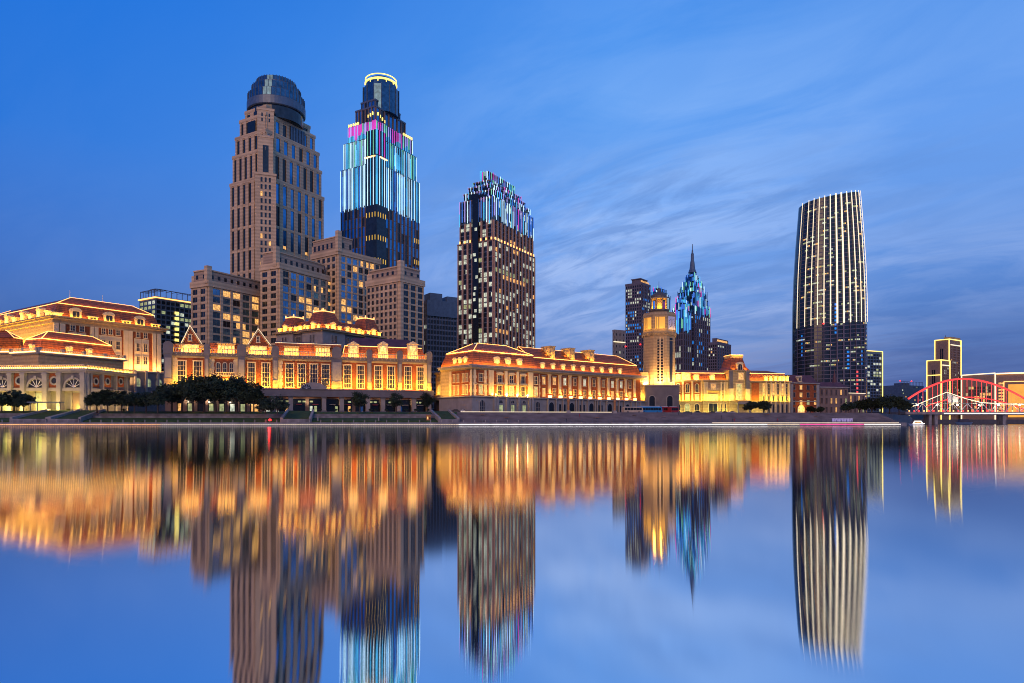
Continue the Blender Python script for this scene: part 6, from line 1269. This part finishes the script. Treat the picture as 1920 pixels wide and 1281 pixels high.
def make_tree(label, group, h, w, th, seed, n=1500, size=0.42, round_=False, name='tree'):
    rg = random.Random(seed); rt = thing(name, label, 'tree', (0, 0, 0), 0, group); m = MB()
    m.bar((0, 0, -0.3), (0.1, 0, th), h*0.022+0.08, 'bark', 8, h*0.016+0.05)
    lim = []
    for k in range(5): a = 2*math.pi*k/5+rg.uniform(-.4, .4); q = (math.cos(a)*w*0.27, math.sin(a)*w*0.27, th+(h-th)*rg.uniform(0.35, 0.62)); m.bar((0.1, 0, th*0.9), q, h*0.012+0.04, 'bark', 6, 0.04)
    m.bar((0.1, 0, th*0.9), (0, 0, h*0.8), h*0.014+0.04, 'bark', 6, 0.04); m.build('trunk', rt)
    if round_: bl = [(0, 0, th+(h-th)*0.5, w*0.42, w*0.42, (h-th)*0.45)]
    else:
        bl = [(0, 0, th+(h-th)*0.58, w*0.30, w*0.30, (h-th)*0.36)]
        for k in range(6): a = 2*math.pi*k/6+rg.uniform(-.4, .4); bl.append((math.cos(a)*w*0.30, math.sin(a)*w*0.30, th+(h-th)*rg.uniform(0.25, 0.62), w*0.24, w*0.24, (h-th)*0.26))
    leaf_mesh(bl, n, size, seed, name).build('crown', rt); return rt
def copy_tree(r, loc, rz, sc_=1.0, label=None, group=None):
    c = r.copy(); col.objects.link(c); c.location = loc; c.rotation_euler = (0, 0, rz); c.scale = (sc_,)*3
    if label: c['label'] = label
    if group: c['group'] = group
    for ch in r.children: d = ch.copy(); col.objects.link(d); d.parent = c
    return c
def place(proto, used, px, Y, z, hpy, h0, rz, label, group):
    h = Z(hpy, Y)-z; s = h/h0; loc = (X(px, Y), Y, z)
    if not used: proto.location = loc; proto.rotation_euler = (0, 0, rz); proto.scale = (s,)*3; proto['label'] = label; proto['group'] = group
    else: copy_tree(proto, loc, rz, s, label, group)
P1 = make_tree('', '', 14, 12, 4.2, 3, 4200, 0.46); P2 = make_tree('', '', 14, 13, 4.0, 8, 4200, 0.46)
big = [(322, 716), (341, 707), (362, 700), (383, 705), (404, 700), (424, 704), (444, 702), (461, 712), (476, 727)]
nm = ['leftmost', 'second from left', 'third from left', 'fourth from left', 'fifth from left', 'sixth from left', 'third from right', 'second from right', 'rightmost']
u = [0, 0]
for k, (px, py) in enumerate(big): place((P1, P2)[k % 2], u[k % 2], px, 264-(k % 3)*2, 5.6, py, 14, k*1.3, 'tall dark tree in the big grove before the gables, '+nm[k], 'big trees in front of the gabled building'); u[k % 2] = 1
P3 = make_tree('', '', 9, 10, 2.6, 21, 3600, 0.40); u3 = 0
for k, (px, py, lab) in enumerate([(3, 733, 'dark tree cut by the left edge of the photo'), (26, 729, 'dark tree second from the left edge'), (44, 738, 'small dark tree at the left end of the shelter'), (182, 733, 'low dark tree at the left of the grove, above the slanting ramps'), (202, 728, 'wide low tree before the colonnaded pavilion corner'), (228, 731, 'low dark tree just right of the wide one'), (252, 734, 'low dark tree below the first lit arch of the hotel base'), (274, 733, 'low dark tree below the middle lit arch of the hotel base'), (296, 730, 'low dark tree below the right lit arch of the hotel base')]):
    place(P3, u3, px, 255+(k % 2)*2, 5.2, py, 9, k*1.1, lab, 'low trees at the left'); u3 = 1
P4 = make_tree('', '', 6, 7.5, 0.8, 31, 1800, 0.3, name='shrub'); u4 = 0
for k, (px, py, lab) in enumerate([(497, 745, 'left part of the dark shrub pair beside the middle ramp'), (520, 740, 'large dark shrub just left of the middle ramp')]): place(P4, u4, px, 256, 4.7, py, 6, k, lab, 'dark shrubs beside the middle ramp'); u4 = 1
P5 = make_tree('', '', 8, 6, 2.4, 41, 2600, 0.3, round_=True, name='round_tree'); u5 = 0
for px, py, lab in ((675, 734, 'clipped round tree before the canopy, widest of three'), (743.5, 736, 'narrow clipped tree in the middle of the canopy front'), (802, 736, 'clipped tree at the right end of the canopy')): place(P5, u5, px, 268, 5.6, py, 8, px, lab, 'clipped trees before the canopy'); u5 = 1
P6 = make_tree('', '', 2.2, 2.6, 0.2, 51, 500, 0.18, round_=True, name='bush'); u6 = 0
for k, px in enumerate((601, 630, 657, 694, 704, 724, 762, 779, 783, 803, 232, 128)):
    place(P6, u6, px, 262, 5.5, 766, 2.2, k, 'small clipped round bush on the terrace edge', 'clipped bushes on the terrace edge') ; u6 = 1
P7 = make_tree('', '', 9, 9, 2.4, 61, 3400, 0.40); u7 = 0
for k, (px, py, Y, lab) in enumerate([(1408, 750, 345, 'dark tree standing before the right end of the golden building, left one'), (1432, 749, 345, 'dark tree standing before the right end of the golden building, right one'), (1520, 760, 360, 'low dark tree before the brick building entrance'), (1538, 761, 360, 'low dark tree right of the brick building entrance'), (1590, 752, 350, 'dark tree left end of the grove below the curved tower'), (1612, 748, 355, 'second tree of the grove below the curved tower'), (1634, 744, 350, 'third tree of the grove, beneath the annex block'), (1652, 741, 355, 'fourth tree of the grove, right of the annex block'), (1668, 738, 350, 'tallest tree of the grove left of the bridge'), (1686, 742, 348, 'tree at the foot of the red bridge arch'), (1697, 752, 345, 'smallest and rightmost tree at the foot of the bridge')]):
    place(P7, u7, px, Y, 5.6, py, 9, k*1.7, lab, 'trees on the right plaza'); u7 = 1
# ================================================================== VEHICLES
def wheel(parent, p, r, n): m = MB(); a = Vector(p)-Vector(n)*0.14; b = Vector(p)+Vector(n)*0.14; m.bar(a, b, r/1.2, 'rubber', 14); o = m.build('wheel', parent); q = MB(); q.bar(Vector(p)+Vector(n)*0.14, Vector(p)+Vector(n)*0.18, r*0.5, 'grey_metal', 10); q.build('rim', o)
def bus(pa, pb, Y, paint, label, h=3.3):
    fc = line_face(pa, Y, pb, Y+3); L_ = fc.L; rt = thing('coach', label, 'bus', (*fc.p(0, 0), GZ), math.atan2(fc.u[1], fc.u[0]), 'coaches parked in front of the clock tower'); z = GZ+0.1
    m = MB(); m.fpoly(fc, [(0, z+0.35), (L_, z+0.35), (L_, z+1.5), (L_-0.25, z+h-0.25), (L_-0.5, z+h), (0.2, z+h), (0, z+h-0.2)], -2.5, 0, paint); m.build('body', rt)
    n = max(3, int(L_/1.5))
    for i in range(n): m = MB(); m.fbox(fc, 0.4+(L_-1.0)*i/n, 0.4+(L_-1.0)*(i+0.92)/n, 0, 0.04, z+1.55, z+2.7, 'black_glass'); m.build('window', rt)
    m = MB(); m.fbox(fc, 1, L_-1.2, -2.2, -0.3, z+h, z+h+0.22, 'white_metal'); m.build('roof_unit', rt)
    for s in (L_*0.2, L_*0.78): wheel(rt, fc.P(s, 0.0, z+0.48), 0.48, (*fc.n, 0))
    m = MB(); m.fbox(fc, L_-0.3, L_-0.02, 0, 0.05, z+0.7, z+0.95, 'white_metal'); m.build('headlight', rt)
bus(1170, 1206, 322, 'bus_cream', 'cream small coach, leftmost of the parked coaches', 2.9); bus(1199, 1242, 327, 'bus_blue', 'blue long coach parked before the clock tower base', 3.4); bus(1243, 1257, 330, 'bus_red', 'dark red coach right of the blue one', 3.3); bus(1258.5, 1273, 330, 'bus_red', 'dark red coach at the right end of the row', 3.2)
def car(px, Y, z, paint, label, L_=4.4, group='cars parked by the buildings'):
    x = X(px, Y); fc = Face((x-L_/2, Y), (1, 0), (0, -1)); rt = thing('parked_car', label, 'car', (x, Y, z), 0, group)
    m = MB(); m.fpoly(fc, [(0, z+0.3), (L_, z+0.3), (L_, z+0.75), (L_-0.9, z+0.9), (L_*0.66, z+1.42), (L_*0.28, z+1.45), (0.3, z+0.95), (0, z+0.85)], -1.75, 0, paint); m.build('body', rt)
    m = MB(); m.fpoly(fc, [(L_*0.16, z+0.95), (L_*0.76, z+0.95), (L_*0.64, z+1.36), (L_*0.3, z+1.38)], 0, 0.03, 'black_glass'); m.build('window', rt)
    for s in (0.85, L_-0.85): wheel(rt, fc.P(s, 0, z+0.32), 0.32, (0, -1, 0))
for px, Y, pt, lab in ((855, 300, 'car_dark', 'dark car parked under the golden wing'), (873, 298, 'car_white', 'white car parked at the corner of the arcaded hall'), (1349, 350, 'car_white', 'white car before the golden building'), (1360, 352, 'car_dark', 'dark car beside the white van before the golden building'), (1337, 351, 'car_dark', 'dark car left of the white one before the golden building'), (1373, 350, 'car_white', 'white van shaped car before the porch of the golden building'), (1309, 350, 'car_dark', 'dark car right of the dark red coaches'), (1290, 350, 'car_dark', 'dark car nearest the dark red coaches')): car(px, Y, GZ+0.1, pt, lab)
# ================================================================== PEOPLE
def person(px, t, z, hgt, coat, label, pose=0):
    fc = QF.off(-t); p = fc.p(fc.s(px)); me = bpy.data.meshes.new('person'); k = hgt/1.75; sp_ = 0.12+0.05*pose
    V = [(0, 0, .95), (0, 0, 1.15), (0, 0, 1.4), (0, 0, 1.5), (0, -.02, 1.62), (0, 0, 1.74), (.2, 0, 1.4), (.26, 0, 1.12), (.24, -.08, .87), (-.2, 0, 1.4), (-.26, 0, 1.12), (-.24, -.1, .87), (.1, 0, .9), (sp_, -.03-.1*pose, .5), (sp_, .02, .08), (sp_, -.14, .03), (-.1, 0, .9), (-sp_, .03+.1*pose, .5), (-sp_, .05, .08), (-sp_, -.1, .03)]
    E = [(0, 1), (1, 2), (2, 3), (3, 4), (4, 5), (2, 6), (6, 7), (7, 8), (2, 9), (9, 10), (10, 11), (0, 12), (12, 13), (13, 14), (14, 15), (0, 16), (16, 17), (17, 18), (18, 19)]
    rad = [.15, .15, .16, .06, .1, .09, .07, .05, .04, .07, .05, .04, .1, .07, .05, .04, .1, .07, .05, .04]
    me.from_pydata([tuple(c*k for c in v) for v in V], E, [])
    o = bpy.data.objects.new('person', me); o.modifiers.new('skin', 'SKIN')
    for i, sv in enumerate(me.skin_vertices[0].data): sv.radius = (rad[i]*k, rad[i]*k*0.8); sv.use_root = (i == 0)
    me.materials.append(MT[coat]); col.objects.link(o); o.location = (*p, z); o.rotation_euler = (0, 0, px*0.7)
    s_ = o.modifiers.new('sub', 'SUBSURF'); s_.levels = 1; s_.render_levels = 1
    tag(o, label, 'person')
person(1213, 2, 1.42, 1.75, 'cloth_dark', 'person in dark clothes standing on the quay below the coaches'); person(1374, 3, 1.42, 1.7, 'cloth_dark', 'left person of the pair on the quay below the porch'); person(1377, 3, 1.42, 1.68, 'cloth_red', 'right person of the pair on the quay, in dark red')
person(1062, 2.5, 1.42, 1.72, 'cloth_dark', 'person in dark clothes on the quay below the left lamp column', 1); person(1272, 14, 4.5, 1.7, 'cloth_dark', 'person on the plaza steps below the dark red coaches'); person(1296, 14, 4.5, 1.7, 'cloth_dark', 'person on the plaza steps left of the golden building centre', 1)
person(1353, 9, 2.9, 1.7, 'cloth_dark', 'person halfway up the plaza steps left of the pair'); person(1458, 4, 1.42, 1.7, 'cloth_red', 'person on the quay below the right end of the golden building'); person(1087, 10, 3.4, 1.7, 'cloth_red', 'person on the steps just right of the left lamp column')
# ================================================================== BOATS
def boat(px, Y, L_, label, lit=True):
    x = X(px, Y); fc = Face((x-L_/2, Y), (1, 0), (0, -1)); rt = thing('boat', label, 'boat', (x, Y, 0)); m = MB()
    hull = 'white_metal' if lit else 'slate_panel'
    m.loft([(x-L_*0.36, Y+1.2), (x+L_*0.36, Y+1.2), (x+L_*0.42, Y+2), (x+L_*0.36, Y+3), (x-L_*0.36, Y+3)], -0.3, [(x-L_*0.5, Y), (x+L_*0.45, Y), (x+L_*0.56, Y+2), (x+L_*0.45, Y+4), (x-L_*0.5, Y+4)], L_*0.13, hull); m.build('hull', rt)
    m = MB(); zz_ = L_*0.13; m.fpoly(fc, [(L_*0.12, zz_), (L_*0.82, zz_), (L_*0.72, zz_+L_*0.2), (L_*0.2, zz_+L_*0.2)], -3.4, -0.6, 'brown_stone' if lit else 'cloth_dark'); m.build('cabin', rt)
    if lit:
        m = MB(); m.fbox(fc, L_*0.26, L_*0.68, -0.6, -0.5, zz_+0.3, zz_+L_*0.12, 'warm_window'); m.build('window', rt)
        strip(rt, [fc.P(0, 0.1, zz_), fc.P(L_*0.95, 0.1, zz_)], 0.16, 'led_white'); strip(rt, [fc.P(L_*0.1, -0.5, zz_), fc.P(L_*0.2, -0.5, zz_+L_*0.21), fc.P(L_*0.72, -0.5, zz_+L_*0.21), fc.P(L_*0.84, -0.5, zz_)], 0.16, 'led_white')
boat(1723, 330, 6.0, 'small boat outlined in white lights at the mouth of the side channel'); boat(1811, 560, 13, 'dark moored barge below the bridge', False)
